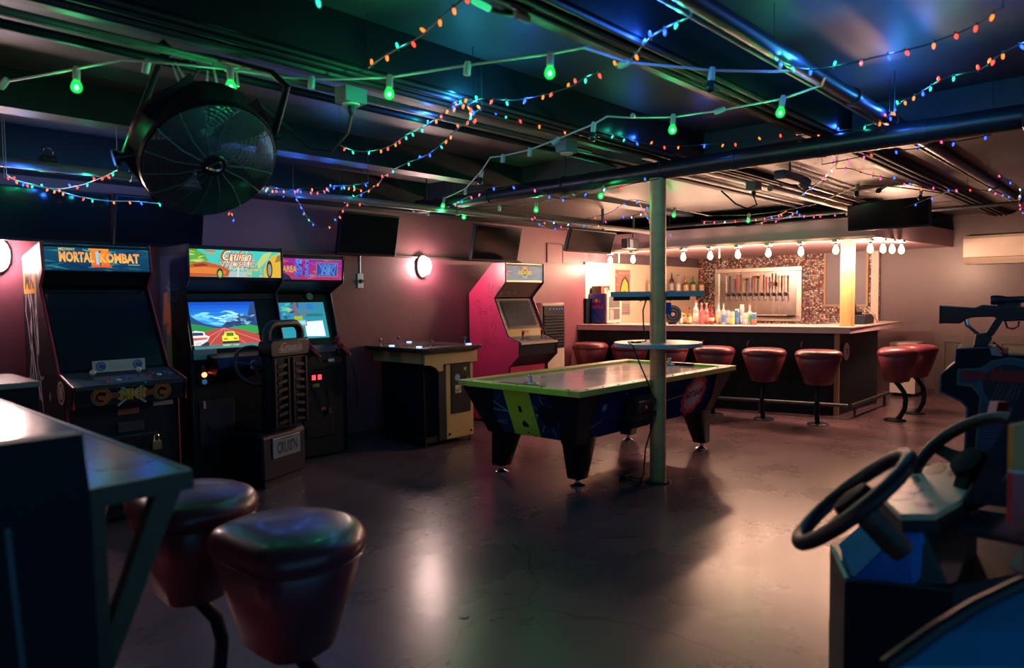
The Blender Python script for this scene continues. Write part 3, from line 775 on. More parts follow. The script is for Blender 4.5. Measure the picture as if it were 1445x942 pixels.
# separate seat unit
st = thing('racing_seat', 'black bucket racing seat with pale licence plate on the rear of its base', 'seat', (2.835, 5.085, 0), math.radians(22))
MB().prism([(0, .05), (0, .40), (.04, .43), (.30, .43), (.30, .05)], 'x', -.27, .25).build('seat_base', M('navy_moulded_base', (.004, .007, .020), .45, spec=.25, noise=.2), st, smooth=False, bevel=.02)
MB().box(-.23, .21, .02, .28, .0, .05).build('plinth', BLACK, st, smooth=False)
MB().prism(rrect(-.24, .24, .42, .50, .03), 'y', .06, .31).build('seat_cushion', BLACKP, st, bevel=.02)
bk = MB().loft([[(x * k, y + .03 * k2, z) for x, y in rrect(-.21, .21, -.05, .06, .04)] for z, k, k2 in ((.44, .86, 1), (.60, .95, .6), (.85, 1., 0), (1.02, 1.04, -.3))])
bk.build('backrest', BLACKP, st)
hd = MB().prism(rrect(-.235, .235, 1.00, 1.135, .04), 'y', -.07, .05).build('head_band', BLACKP, st, bevel=.012)
MB().tube([(-.20, -.01, 1.12)] + [Vector((-.105 + .095 * math.cos(a), -.01, 1.17 + .085 * math.sin(a))) for a in [PI - k * PI / 10 for k in range(6)]] + [Vector((.105 + .095 * math.cos(a), -.01, 1.17 + .085 * math.sin(a))) for a in [PI / 2 - k * PI / 10 for k in range(6)]] + [(.20, -.01, 1.12)], .032, 10).build('grab_handle', RUBBER, st)
rib = MB().prism(rrect(-.055, .055, -.012, .012, .01, 2), 'y', -.022, .0).mesh('rib', M('rib_plastic', (.006, .010, .018), .45, spec=.2, noise=.1))
for sx in (-.105, .105):
    for k in range(8):
        piece(rib, 'rib', st, (sx, -.052, .50 + k * .062), (0, .12 * (1 if sx > 0 else -1), 0))
for sx in (-.185, -.03, .03, .185):
    MB().box(sx - .014, sx + .014, -.075, -.045, .46, .99).build('rail', BLACKP, st, smooth=False, bevel=.006)
A = Art((-.235, -.0705, 1.0), X, Z); w, h = .47, .135
A.disc(w * .5, h * .45, w * .32, (.03, .05, .08), 0, h * .20); A.line([(w * .2, h * .3), (w * .44, h * .26)], .004, (.15, .3, .35), 1); A.line([(w * .62, h * .28), (w * .8, h * .4)], .004, (.1, .3, .3), 1)
A.text("Cruis'n", w * .24, h * .36, w * .78, h * .84, (.40, .20, .22), 2, .0, .45); A.text('WORLD', w * .42, h * .24, w * .8, h * .42, (.06, .16, .22), 2)
A.build('head_band_print', st)
lp = MB().box(-.165, .165, -.012, -.002, .215, .375).build('licence_plate', M('plate_blue', (.10, .17, .24), .4, noise=.1), st, smooth=False, bevel=.006, label='pale blue licence plate')
A = Art((-.165, -.0125, .215), X, Z)
A.text("CRUIS'N", .045, .03, .29, .125, (.008, .012, .03), 0, .03); A.rect(.10, .14, .23, .148, (.02, .05, .12), 0)
A.build('plate_print', st)
lv = MB().tube([(.28, .05, .30), (.29, .03, .44), (.285, .02, .50)], .009, 8); lv.lathe([(.004, 0), (.018, .02), (.012, .04)], 10, (.285, .02, .49)); lv.build('slide_lever', DARKSTEEL, st)

# ---------------------------------------------------------------- light gun cabinet
ar = Cab('arcade_cabinet', 'black light-gun cabinet with purple marquee and two red guns',
         [(5.62, .03), (5.62, .97), (5.72, 1.03), (5.86, 1.50), (5.64, 1.60), (5.62, 1.835), (6.06, 1.835), (6.06, .03)], 3.10, 3.775, BLACK, BLKMOULD)
ar.panel(0, 'front_panel', BLACK); ar.panel(1, 'control_shelf', M('shelf_blue_black', (.02, .035, .06), .3), d=.006); ar.panel(3, 'speaker_panel', BLACK); ar.panel(5, 'top_panel', BLACK)
ar.panel(2, 'screen_bezel', BLACKP, d=.03); ar.panel(4, 'marquee', BLACKP, d=.01)
A = ar.art(4, .008, .08, .92); w, h = A.w, A.h
A.grad(0, 0, w, h, (.40, .03, .12), (.28, .02, .30), 0, 5)
wispy(A, 40, 0, 0, w, h, [(.45, .03, .35), (.5, .05, .08), (.2, .02, .2), (.55, .12, .1)], 1, 21, .12, .02)
A.text('AREA', w * .05, h * .32, w * .27, h * .60, (.62, .36, .05), 3, .03)
A.text('51', w * .235, h * .10, w * .45, h * .90, ((.04, .10, .55), (.10, .25, .80)), 4, .045)
R = random.Random(3)
for _ in range(26): A.disc(w * R.uniform(.25, .44), h * R.uniform(.16, .82), R.uniform(.003, .008), (.01, .02, .16), 5, n=8)
A.rect(w * .57, h * .14, w * .93, h * .80, (.35, .15, .18), 2); A.rect(w * .585, h * .18, w * .915, h * .76, (.03, .06, .35), 3)
for k in range(16): A.line([(w * R.uniform(.6, .9), h * .2), (w * R.uniform(.6, .9), h * .74)], .005, (.12, .28, .65), 4)
A.rect(w * .46, h * .16, w * .55, h * .24, (.15, .2, .5), 3); A.rect(w * .46, h * .92, w * .98, h * 1.0, (.02, .3, .08), 3)
A.poly([(0, 0), (w * .2, 0), (w * .16, h * .16), (w * .06, h * .3), (0, h * .3)], (.02, .02, .08), 2)
A.build('marquee_print', ar.t, LIT, w=True)
a, b, *_ = ar.seg(2, .028, .01, .14, .84)
A = Art((ar.x0 + .06, a.x, a.y), X, (0, b.x - a.x, b.y - a.y)); w, h = .53, (b - a).length
A.grad(0, 0, w, h, (.02, .30, .38), (.03, .22, .32), 0, 5)
wispy(A, 26, 0, h * .55, w * .5, h, [(.02, .10, .16), (.05, .45, .40), (.3, .5, .2), (.04, .12, .5), (.03, .05, .08)], 1, 31, .1, .03)
A.rect(0, h * .40, w * .48, h * .47, (.30, .10, .06), 2); A.rect(w * .40, h * .0, w * .45, h, (.28, .10, .08), 2)
A.poly([(w * .56, h * .06), (w * .93, h * .04), (w * .92, h * .48), (w * .56, h * .46)], (.75, .84, .85), 3)
A.rect(w * .34, h * .35, w * .60, h * .52, (.45, .10, .08), 4); A.rect(w * .355, h * .37, w * .585, h * .50, (.10, .62, .75), 5)
for k in range(4): A.line([(w * .37, h * (.39 + .03 * k)), (w * .57, h * (.40 + .025 * k))], .003, (.5, .85, .9), 6)
A.rect(w * .38, h * .52, w * .54, h * .62, (.3, .45, .03), 4); A.ring(w * .57, h * .88, .02, .028, (.12, .10, .6), 4, ); A.rect(w * .66, h * .80, w * .78, h * .95, (.03, .16, .5), 3)
A.rect(w * .52, h * .70, w * .65, h * .74, (.4, .06, .05), 4); A.rect(w * .62, h * .60, w * .95, h * .68, (.02, .16, .2), 3)
for k in range(5): A.rect(w * .42, h * (.02 + .07 * k), w * .50, h * (.06 + .07 * k), (.02, .12, .2), 3)
A.build('screen', ar.t, SCREEN2, w=True, label='bright teal screen with a white panel')
MB().lathe([(.035, 0), (.035, .006), (.0, .006)], 16, ar.pt(2, .68, .95, .02), ar.nrm(2)).build('round_sticker', M('teal_sticker', (.10, .2, .28), .4), ar.t, w=True)
GUNRED = M('red_gun_plastic', (.30, .02, .035), .3, noise=.1)
for k, gx in enumerate((.43, .93)):
    b0 = ar.pt(1, gx, .35, 0) + Vector((0, -.035, .03))
    g = MB(); A_ = Matrix.Translation(b0) @ Matrix.Rotation(math.radians(-38), 4, 'Y')
    g.prism(rrect(-.07, .10, -.022, .022, .012, 2), 'y', -.02, .02)
    g.prism([(-.07, .0), (-.02, -.0), (-.05, -.085), (-.095, -.07)], 'y', -.016, .016)
    g.lathe([(.014, 0), (.014, .03)], 10, (.10, 0, .003), (1, 0, 0))
    g.prism([(-.005, -.02), (.03, -.02), (.018, -.05), (.0, -.05)], 'y', -.008, .008)
    g.xf(A_ @ Matrix.Rotation(PI / 2, 4, 'Y') @ Matrix.Rotation(math.radians(-90), 4, 'X') @ Matrix.Rotation(math.radians(20), 4, 'Y'))
    gt = g.build('light_gun', GUNRED, ar.t, smooth=False, w=True, bevel=.004)
    p0 = b0 + Vector((.03, -.02, -.06))
    MB().tube([p0, p0 + Vector((.05, -.04, -.10)), p0 + Vector((.09, -.05, -.30)), p0 + Vector((.12, -.02, -.48)), (p0.x + .12, 5.61, .42)], .007, 6).build('gun_cable', RUBBER, ar.t, w=True)
    MB().box(b0.x - .04, b0.x + .05, 5.60, 5.64, b0.z - .085, b0.z - .03).build('holster', BLACKP, ar.t, smooth=False, w=True, bevel=.005)
MB().box(3.33, 3.62, 5.612, 5.622, .20, .80).build('coin_door', MATS['coin_door_black'], ar.t, smooth=False, w=True, bevel=.004)
for x in (3.40, 3.46):
    MB().box(x, x + .034, 5.604, 5.613, .72, .765).build('coin_light', M('red_coin_light', (.4, .02, .03), .3, noise=0, emit=(1, .06, .08), estr=1.3), ar.t, smooth=False, w=True)
MB().box(3.40, 3.47, 5.604, 5.613, .655, .685).build('price_label', M('yellow_label', (.35, .26, .05), .5), ar.t, smooth=False, w=True)
MB().box(3.48, 3.56, 5.60, 5.613, .44, .47).build('latch', CHROME, ar.t, smooth=False, w=True)
MB().box(3.545, 3.585, 5.585, 5.612, .40, .455).build('padlock', DARKSTEEL, ar.t, smooth=False, w=True, bevel=.005)
MB().box(3.57, 3.63, 5.606, 5.613, .875, .90).build('tag_label', MATS['pale_label'], ar.t, smooth=False, w=True)

# ---------------------------------------------------------------- pink fighting game cabinet
PINKC = M('hot_pink_laminate', (.50, .028, .105), .34, noise=.06, scale=3)
pk = Cab('arcade_cabinet', 'hot pink arcade cabinet with blue round-logo marquee beside the white cooler',
         [(5.42, .03), (5.42, .66), (5.27, .79), (5.265, .945), (5.43, 1.0), (5.645, 1.44), (5.465, 1.62), (5.465, 1.835), (5.66, 1.84), (6.05, 1.50), (6.05, .03)], 5.775, 6.45, PINKC, BLKMOULD, mr=.009, frontn=8)
pk.panel(0, 'front_panel', PINKC); pk.panel(1, 'panel_underside', BLACK); pk.panel(2, 'control_panel_front', BLACKP, d=.006)
pk.panel(3, 'control_panel', M('worn_grey_panel', (.20, .17, .17), .45, noise=.35, scale=25), d=.004)
MB().box(5.797, 6.428, 5.245, 5.27, .918, .945).build('panel_lip', M('scuffed_alloy', (.45, .40, .38), .4, .4, noise=.2), pk.t, smooth=False, w=True)
pk.panel(5, 'speaker_panel', M('speaker_panel_grey', (.16, .10, .10), .45, noise=.2)); pk.panel(7, 'top_panel', BLACK); pk.panel(8, 'top_slope', PINKC, d=.004)
pk.panel(4, 'screen_bezel', M('worn_bezel', (.26, .18, .16), .45, noise=.3, scale=30), d=.02)
A = pk.art(4, .018); w, h = A.w, A.h
for k in range(9):
    A.rect(w * .02, h * (.12 + .09 * k), w * .085, h * (.18 + .09 * k), random.Random(k).choice([(.35, .08, .06), (.3, .25, .25), (.35, .2, .05), (.08, .10, .25)]), 1)
    A.rect(w * .915, h * (.12 + .09 * k), w * .98, h * (.18 + .09 * k), random.Random(k + 40).choice([(.35, .08, .06), (.3, .25, .25), (.08, .12, .3), (.25, .05, .1)]), 1)
A.rect(w * .0, h * .02, w, h * .20, (.45, .28, .07), 2); A.rect(w * .40, h * .09, w * .60, h * .16, (.45, .05, .04), 3)
A.poly(rrect(w * .10, w * .90, h * .22, h * .95, .02), (.02, .02, .022), 2)
A.build('bezel_print', pk.t, w=True)
pk.panel(4, 'screen', M('grey_screen_glass', (.06, .06, .07), .15, noise=.2), d=.012, t=.004, f0=.28, f1=.90, gx=.085)
pk.panel(6, 'marquee', M('marquee_tin', (.45, .33, .26), .4, .5), d=.006)
A = pk.art(6, .004, .10, .90); w, h = A.w, A.h
A.rect(0, 0, w, h, (.14, .26, .33), 0); wispy(A, 26, 0, 0, w, h, [(.18, .30, .36), (.10, .22, .30), (.26, .28, .30)], 1, 44, .2, .02)
cx, cy = w * .50, h * .50
A.ring(cx, cy, .052, .086, (.55, .06, .13), 2, 20, 0, PI); A.ring(cx, cy, .052, .086, (.01, .25, .62), 2, 20, PI, 2 * PI)
A.rect(cx - .115, cy - .022, cx - .06, cy + .022, (.55, .50, .10), 3); A.rect(cx + .06, cy - .022, cx + .115, cy + .022, (.55, .50, .10), 3)
A.disc(cx, cy, .062, (.55, .48, .06), 3)
for a in (.3, 1.2, 2.0, 2.9, 3.9, 4.6, 5.5): A.disc(cx + .032 * math.cos(a), cy + .030 * math.sin(a), .013, (.10, .04, .02), 4, n=8)
for a in (-.028, .0, .028): A.rect(cx + a - .004, cy - .02, cx + a + .006, cy + .03, (.5, .42, .05), 5)
A.text('CHAMPION', cx - .05, cy + .058, cx + .05, cy + .078, (.75, .5, .5), 4, .02); A.text('EDITION', cx - .045, cy - .076, cx + .045, cy - .058, (.2, .5, .75), 4, .02)
A.rect(.0, h * .48, w * .17, h * .66, (.45, .04, .12), 3); A.text('CAPCOM', w * .02, h * .52, w * .15, h * .62, (.75, .5, .6), 4, .03)
A.rect(w * .95, 0, w, h, (.01, .15, .28), 3)
A.build('marquee_print', pk.t, print_mat('dim_backlit_print', .3, .55), w=True)
for fx, col in ((.10, (.3, .03, .05)), (.28, (.45, .22, .03)), (.45, (.45, .22, .03)), (.62, (.3, .05, .1))):
    A = pk.art(5, .010); A.disc(A.w * fx, A.h * .32, .018, col, 1, n=12); A.build('button_diagram', pk.t, w=True)
joystick(pk, 3, .20, .5, (.32, .02, .03), .004, True); joystick(pk, 3, .72, .5, (.32, .02, .03), .004, True)
for k in range(6):
    for gx, c in ((.30, (.35, .03, .04) if k < 3 else (.06, .09, .3)), (.80, (.35, .03, .04) if k < 3 else (.06, .09, .3))):
        put_button(pk, 3, gx + .06 * (k % 3), .35 + .3 * (k // 3), c, .004)
# scribbled marker drawing on the flank (loose loops and strokes)
A = Art((5.775, 6.05, 0), -Y, Z); R = random.Random(12); INK = (.06, .006, .02)
def scrib(cx, cy, rx, ry, n, l=0):
    p = [(cx + rx * math.cos(k * .7) * R.uniform(.6, 1.1), cy + ry * math.sin(k * .7) * R.uniform(.6, 1.1)) for k in range(n)]
    A.line(p, .0035, INK, l)
scrib(.15, 1.38, .05, .04, 14); scrib(.17, 1.30, .035, .05, 12); scrib(.36, 1.33, .03, .03, 10); scrib(.24, 1.27, .08, .02, 12)
for pts in ([(.17, 1.30), (.20, 1.18), (.22, 1.05), (.21, .95), (.24, .86), (.26, .93), (.25, 1.05), (.23, 1.2)], [(.28, 1.24), (.29, 1.12), (.28, 1.0), (.30, .9), (.32, .98), (.31, 1.1)], [(.38, 1.2), (.36, 1.1), (.40, 1.16), (.44, 1.12), (.40, 1.04), (.38, .96), (.36, .90), (.42, .88), (.46, .93), (.42, .99)], [(.30, 1.55), (.34, 1.62), (.33, 1.50), (.40, 1.60), (.38, 1.48)], [(.44, 1.58), (.46, 1.48), (.50, 1.58), (.52, 1.46)], [(.30, 1.47), (.45, 1.42), (.55, 1.50)]):
    A.line(pts, .0035, INK, 1)
A.build('marker_scribble', pk.t, w=True)
MB().box(6.03, 6.20, 5.395, 5.425, .36, .60).build('coin_door', BLACKP, pk.t, smooth=False, w=True, bevel=.006)

# ---------------------------------------------------------------- four-sided cocktail cabinet
ck = thing('cocktail_cabinet', 'low tan and black cocktail arcade table with joysticks on all sides', 'arcade table', (4.66, 5.50, 0))
TAN = M('tan_wood_laminate', (.48, .31, .14), .4, noise=.12, scale=7, stretch=(1, 1, .3))
tz = .972
MB().prism(rrect(4.235, 5.075, 5.08, 6.055, .09, 5), 'z', tz - .028, tz).build('table_top', M('cocktail_top', (.05, .035, .032), .22, noise=.3, scale=6), ck, smooth=False, w=True, bevel=.006)
MB().prism(rrect(4.25, 5.06, 5.095, 6.04, .085, 5), 'z', tz - .045, tz - .0285).build('top_edge', BLKMOULD, ck, smooth=False, w=True)
MB().prism(rrect(4.44, 4.87, 5.32, 5.82, .02), 'z', tz, tz + .003).build('screen', M('cocktail_screen', (.03, .04, .06), .08, noise=.1), ck, smooth=False, w=True)
MB().box(4.40, 4.98, 5.26, 5.92, .10, tz - .045).build('pedestal', BLACK, ck, smooth=False, w=True)
MB().box(4.32, 4.345, 5.20, 5.96, tz - .155, tz - .046).build('apron', TAN, ck, smooth=False, w=True)
prof = [(4.33, tz - .046), (4.33, tz - .165), (4.40, tz - .17), (4.47, tz - .20), (4.50, tz - .235), (4.56, tz - .235), (4.56, tz - .17), (5.02, tz - .17), (5.02, tz - .046)]
MB().prism(prof, 'y', 5.155, 5.18).build('apron', TAN, ck, smooth=False, w=True)
MB().box(4.62, 4.99, 5.185, 5.30, .05, tz - .13).build('coin_box', TAN, ck, smooth=False, w=True, bevel=.008)
MB().box(4.53, 4.615, 5.19, 5.30, .05, tz - .14).build('coin_box_side', BLACK, ck, smooth=False, w=True)
MB().box(4.52, 5.0, 5.17, 5.30, tz - .135, tz - .115).build('coin_box_cap', BLACKP, ck, smooth=False, w=True)
cdr = MB().box(4.685, 4.945, 5.176, 5.186, .30, .80).build('coin_door', MATS['coin_door_black'], ck, smooth=False, w=True, bevel=.004)
A = Art((4.685, 5.176, .30), X, Z)
A.rect(.15, .40, .22, .46, (.02, .03, .03), 0); A.rect(.17, .42, .20, .45, (.22, .45, .05), 1); A.disc(.08, .355, .038, (.10, .25, .42), 0); A.disc(.08, .355, .02, (.5, .5, .5), 1); A.disc(.08, .355, .010, (.5, .1, .05), 2)
A.rect(.05, .20, .13, .28, (.5, .45, .38), 0); A.rect(.06, .21, .09, .24, (.45, .15, .05), 1); A.rect(.10, .22, .125, .26, (.1, .3, .35), 1); A.line([(.21, .31), (.225, .34), (.215, .36)], .005, (.4, .4, .42), 0)
A.rect(0, .185, .26, .192, (.005, .005, .005), 0); A.build('coin_door_print', ck, w=True)
for x in (4.66, 4.95): MB().lathe([(.012, 0), (.012, .006), (.0, .006)], 10, (x, 5.185, .10), -Y).build('bolt', BLACKP, ck, w=True)
MB().box(4.36, 4.99, 5.20, 5.90, .045, .10).build('base', BLACK, ck, smooth=False, w=True)
for x, y in ((4.38, 5.22), (4.97, 5.22), (4.38, 5.76), (4.97, 5.76)):
    MB().lathe([(.022, 0), (.022, .008), (.008, .012), (.008, .05)], 12, (x, y, 0)).build('levelling_foot', DARKSTEEL, ck, w=True)
for x, y, c in ((4.30, 5.80, (.45, .16, .05)), (4.42, 5.16, (.45, .03, .06)), (4.66, 5.97, (.40, .03, .06)), (4.99, 5.30, (.03, .16, .28))):
    j = MB().lathe([(.02, 0), (.02, .003), (.006, .005), (.005, .045)], 10, (x, y, tz)).build('joystick', CHROME, ck, w=True)
    b = MB().lathe([(.003, -.017)] + [(.0165 * math.sin(PI * k / 8), -.0165 * math.cos(PI * k / 8)) for k in range(1, 8)] + [(.003, .017)], 12, (x, y, tz + .058))
    b.build('stick_top', M('ball_%d' % int(c[0] * 1000 + c[2] * 10), c, .25, noise=0), j, w=True)
LEDW = M('cool_led_glow', (.3, .4, .6), .3, noise=0, emit=(.35, .55, 1.), estr=1.4)
for x, y in ((4.30, 5.62), (4.34, 5.25), (4.80, 5.97), (4.93, 5.18)):
    MB().box(x - .02, x + .02, y - .02, y + .02, tz, tz + .014).build('lit_button', LEDW, ck, smooth=False, w=True)

# ---------------------------------------------------------------- evaporative cooler
cl2 = thing('air_cooler', 'white tower air cooler with black louvred grille by the pink wall', 'air cooler', (6.905, 5.83, 0))
MB().prism(rrect(6.665, 7.145, 5.70, 5.98, .04), 'z', .05, 1.375).build('housing', M('cream_plastic', (.50, .42, .36), .42, noise=.06), cl2, w=True, bevel=.01)
MB().box(6.70, 7.11, 5.685, 5.71, .80, 1.34).build('grille_frame', BLACKP, cl2, smooth=False, w=True, bevel=.008)
lv = MB().box(-.195, .195, -.012, .008, -.005, .005).mesh('louvre', M('louvre_plastic', (.003, .004, .007), .5, spec=.1, noise=.1), smooth=False)
for k in range(11):
    piece(lv, 'louvre', cl2, Vector((6.905, 5.682, .84 + k * .037)) - cl2.location, (math.radians(-28), 0, 0))
A = Art((6.70, 5.685, 1.25), X, Z)
for k, c in enumerate(((.7, .05, .1), (.05, .2, .8), (.05, .2, .8), (.05, .2, .8), (.05, .2, .8))): A.disc(.12 + .055 * k + (.02 if k else 0), .045, .010, c, 0, n=10)
A.build('control_lights', cl2, LIT, w=True)
for x in (6.72, 7.09): MB().lathe([(.02, 0), (.02, .05)], 10, (x, 5.74, 0)).build('castor', RUBBER, cl2, w=True)
for x in (6.72, 7.09): MB().lathe([(.02, 0), (.02, .05)], 10, (x, 5.94, 0)).build('castor', RUBBER, cl2, w=True)

# ================================================================== air hockey table
hk = thing('air_hockey_table', 'blue and lime green air hockey table with a sunburst on its side', 'air hockey table', (4.94, 3.49, 0))
HX0, HX1, HY0, HY1, HZ = 3.77, 6.12, 2.89, 4.09, .80
NAVYP = M('hockey_navy', (.012, .030, .115), .75, spec=.05, noise=.15)
LIME = M('lime_laminate', (.36, .66, .06), .42, noise=.12)
LIMER_WARM = M('lime_rail_warm_lit', (.46, .43, .11), .35, noise=.15)  # side rails goldened in the colour for the warm light they reflect
# body tapers inward towards the floor
def hring(z, k): return [(HX0 + k + .03, HY0 + k + .03, z), (HX1 - k - .03, HY0 + k + .03, z), (HX1 - k - .03, HY1 - k - .03, z), (HX0 + k + .03, HY1 - k - .03, z)]
MB().loft([hring(.40, .16), hring(HZ - .045, .02)]).build('body', NAVYP, hk, smooth=False, w=True)
PLAY = M('hockey_playfield', (.50, .46, .56), .13, noise=.06, scale=3, coat=.3)
MB().box(HX0 + .09, HX1 - .09, HY0 + .09, HY1 - .09, HZ - .05, HZ - .022).build('playfield', PLAY, hk, smooth=False, w=True)
for a in ((HX0, HX1, HY0, HY0 + .095), (HX0, HX1, HY1 - .095, HY1)):
    MB().box(a[0], a[1], a[2], a[3], HZ - .044, HZ).build('rail', LIMER_WARM, hk, smooth=False, w=True, bevel=.006)
for a, gx in ((HX0, 0), (HX1 - .095, 1)):
    MB().box(a, a + .095, HY0 + .095, HY1 - .095, HZ - .044, HZ - .001).build('rail', LIME, hk, smooth=False, w=True, bevel=.005)
for x in (HX0 + .075, HX1 - .10):
    MB().box(x, x + .025, 3.27, 3.71, HZ - .0225, HZ + .0015).build('goal_slot', BLACK, hk, smooth=False, w=True)
scr = MB().lathe([(.009, 0), (.007, .004), (0, .005)], 8).mesh('rail_screw', DARKSTEEL)
for k in range(12): piece(scr, 'rail_screw', hk, Vector((HX0 + .12 + k * .192, HY0 + .03, HZ)) - hk.location)
for k in range(5): piece(scr, 'rail_screw', hk, Vector((HX0 + .03, HY0 + .12 + k * .24, HZ - .001)) - hk.location)
# black corner castings
for sx, sy in ((0, 0), (1, 0), (0, 1), (1, 1)):
    cx = lambda k: (HX0 + k + .018) if sx == 0 else (HX1 - k - .018)
    cy = lambda k: (HY0 + k + .018) if sy == 0 else (HY1 - k - .018)
    ux, uy = (1 if sx == 0 else -1), (1 if sy == 0 else -1)
    def cring(z, k, wd):
        x, y = cx(k), cy(k)
        return [(x, y, z), (x + ux * wd, y, z), (x + ux * wd, y + uy * .05, z), (x + ux * .05, y + uy * wd, z), (x, y + uy * wd, z)]
    MB().loft([cring(.385, .15, .13), cring(.55, .085, .16), cring(HZ - .046, .008, .30)]).build('corner_casting', BLACKP, hk, w=True, angle=25)
    lg = MB()
    lx, ly = HX0 + .42 if sx == 0 else HX1 - .14 - .18, HY0 + .34 if sy == 0 else HY1 - .30
    tx, ty = (HX0 + .30 if sx == 0 else HX1 - .30), (HY0 + .26 if sy == 0 else HY1 - .26)
    fx, fy = {(0, 0): (4.235, 3.27), (0, 1): (4.18, 4.02), (1, 0): (6.05, 3.20), (1, 1): (5.95, 3.95)}[(sx, sy)]
    tx, ty = {(0, 0): (4.11, 3.16), (0, 1): (4.10, 3.86), (1, 0): (5.80, 3.13), (1, 1): (5.80, 3.86)}[(sx, sy)]
    def lr(z, x, y, w_): return [(x + a, y + b, z) for a, b in rrect(-w_, w_, -w_, w_, w_ * .35, 2)]
    leg = lg.loft([lr(.065, fx, fy, .062), lr(.42, tx, ty, .105)]).build('leg', BLACKP, hk, w=True)
    MB().lathe([(.062, 0), (.062, .01), (.03, .02), (.018, .03), (.018, .07)], 18, (fx, fy, 0)).build('levelling_foot', CHROME, leg, w=True)
# printed ends and sides: faces lean, so each sheet follows the face
def lean(side):
    k0, k1, z0, z1 = .19, .05, .40, HZ - .045
    if side == 'end':   # faces -X
        return Art((HX0 + k0 - .002, HY1 - .16 - .03, z0), -Y, (k1 - k0, 0, z1 - z0), .0009), HY1 - HY0 - .38, math.hypot(k1 - k0, z1 - z0)
    return Art((HX0 + .19, HY0 + k0 - .002, z0), X, (0, k1 - k0, z1 - z0), .0009), HX1 - HX0 - .38, math.hypot(k1 - k0, z1 - z0)
A, w, h = lean('end')
A.rect(w * .30, 0, w * .62, h, (.36, .66, .06), 1)
for pts in ([(-.06, h * .95), (w * .30, h * .50)], [(.0, h * .53), (w * .30, h * .50)]): A.line(pts, .012, (.08, .30, .38), 1)
for pts in ([(w * .28, h * .95), (-.04, h * .25)],): A.line(pts, .006, (.08, .10, .25), 1)
A.rect(w * .435, h * .52, w * .475, h * .66, (.01, .012, .012), 2)
A.poly([(w * .44, h * .20), (w * .51, h * .20), (w * .505, h * .26), (w * .475, h * .34), (w * .46, h * .34), (w * .43, h * .26)], (.01, .012, .012), 2); A.disc(w * .48, h * .07, .008, (.01, .012, .012), 2, n=8)
cx, cy = w * .77, h * .50
A.disc(cx, cy, .085, (.008, .012, .022), 1, ry=.09)
for k in range(8):
    a = 2 * PI * k / 8 + .2; A.line([(cx + .10 * math.cos(a), cy + .10 * math.sin(a)), (cx + .17 * math.cos(a), cy + .17 * math.sin(a))], .008, (.16, .24, .38), 2)
A.disc(w * .645, cy, .012, (.2, .35, .4), 2, n=6)
A.text('Dynamo', w * .07, h * .17, w * .24, h * .29, (.18, .16, .22), 2, .02, .3); A.line([(w * .05, h * .24), (w * .26, h * .30)], .006, (.06, .22, .28), 2)
A.build('end_print', hk, print_mat('matte_print', .8, spec=.04), w=True)
A, w, h = lean('side')
A.rect(.14, .005, w - .02, h - .005, (.012, .030, .115), 0)
for pts, c, t_ in (([(w * .10, h * .05), (w * .5, h * .86)], (.22, .05, .08), .006), ([(w * .23, h * .90), (w * .47, h * .40)], (.30, .28, .22), .010), ([(w * .27, h * .42), (w * .80, h * .60)], (.42, .30, .22), .013), ([(w * .05, h * .02), (w * .20, h * .48)], (.3, .08, .08), .004), ([(w * .55, h * .1), (w * .66, h * .02)], (.1, .2, .3), .004)): A.line(pts, t_, c, 1)
cx, cy, R0 = w * .80, h * .52, .19
for k in range(26):
    a = 2 * PI * k / 26; d = PI / 26 * .92; r1 = R0 * (1 + .05 * math.sin(k * 2.4))
    A.poly([(cx + r1 * math.cos(a - d), cy + r1 * math.sin(a - d)), (cx + r1 * math.cos(a + d), cy + r1 * math.sin(a + d)), (cx + .02 * math.cos(a), cy + .02 * math.sin(a))], (.90, .10, .13), 2)
    A.poly([(cx + r1 * .76 * math.cos(a - d), cy + r1 * .76 * math.sin(a - d)), (cx + r1 * .76 * math.cos(a + d), cy + r1 * .76 * math.sin(a + d)), (cx + .02 * math.cos(a), cy + .02 * math.sin(a))], (.95, .48, .26), 3)
A.disc(cx, cy, R0 * .56, (.88, .62, .60), 4)
A.text('HOT FLASH', cx - .135, cy - .035, cx + .135, cy + .035, (.40, .01, .04), 5, .04, .35, .12)
A.text('Dynamo', w * .03, h * .12, w * .13, h * .28, (.25, .16, .2), 3, .02, .3, .35)
A.disc(w * .115, h * .66, .030, (.10, .28, .45), 2); A.disc(w * .115, h * .66, .018, (.35, .45, .5), 3)
for k in range(5): A.disc(w * (.60 + .02 * (k % 3)), h * (.80 - .1 * (k // 3)), .010, (.005, .006, .01), 2, n=8)
A.rect(w * .72, h * .86, w * .76, h * .89, (.05, .18, .25), 2)
A.build('side_print', hk, print_mat('matte_print', .8, spec=.04), w=True)
# coin box on the long side
cb = thing_coin = MB().prism([(2.985, .47), (2.90, .45), (2.83, .66), (2.925, .715)], 'x', 4.40, 4.66).build('coin_box', BLACKP, hk, smooth=False, w=True, bevel=.012)
MB().box(4.36, 4.70, 2.855, 2.925, .52, .565).build('coin_box_bar', BLACK, cb, smooth=False, w=True, bevel=.01)
MB().box(4.51, 4.54, 2.842, 2.875, .60, .635).build('coin_slot', CHROME, cb, smooth=False, w=True)
for q, (x, y, lab) in enumerate(((4.02, 3.55, 'clear white air hockey mallet on the green end of the table nearest the camera'), (5.96, 3.49, 'clear white air hockey mallet at the far end of the table behind the column'))):
    t = thing('hockey_mallet', lab, 'mallet', (x, y, HZ - .022))
    MB().lathe([(.048, 0), (.05, .008), (.048, .016), (.03, .018)], 20).build('mallet_base', M('translucent_mallet', (.55, .6, .68), .15, noise=0, trans=.5), t)
    MB().lathe([(.02, .018), (.016, .04), (.019, .066), (.01, .075)], 14).build('mallet_knob', MATS['translucent_mallet'], t)
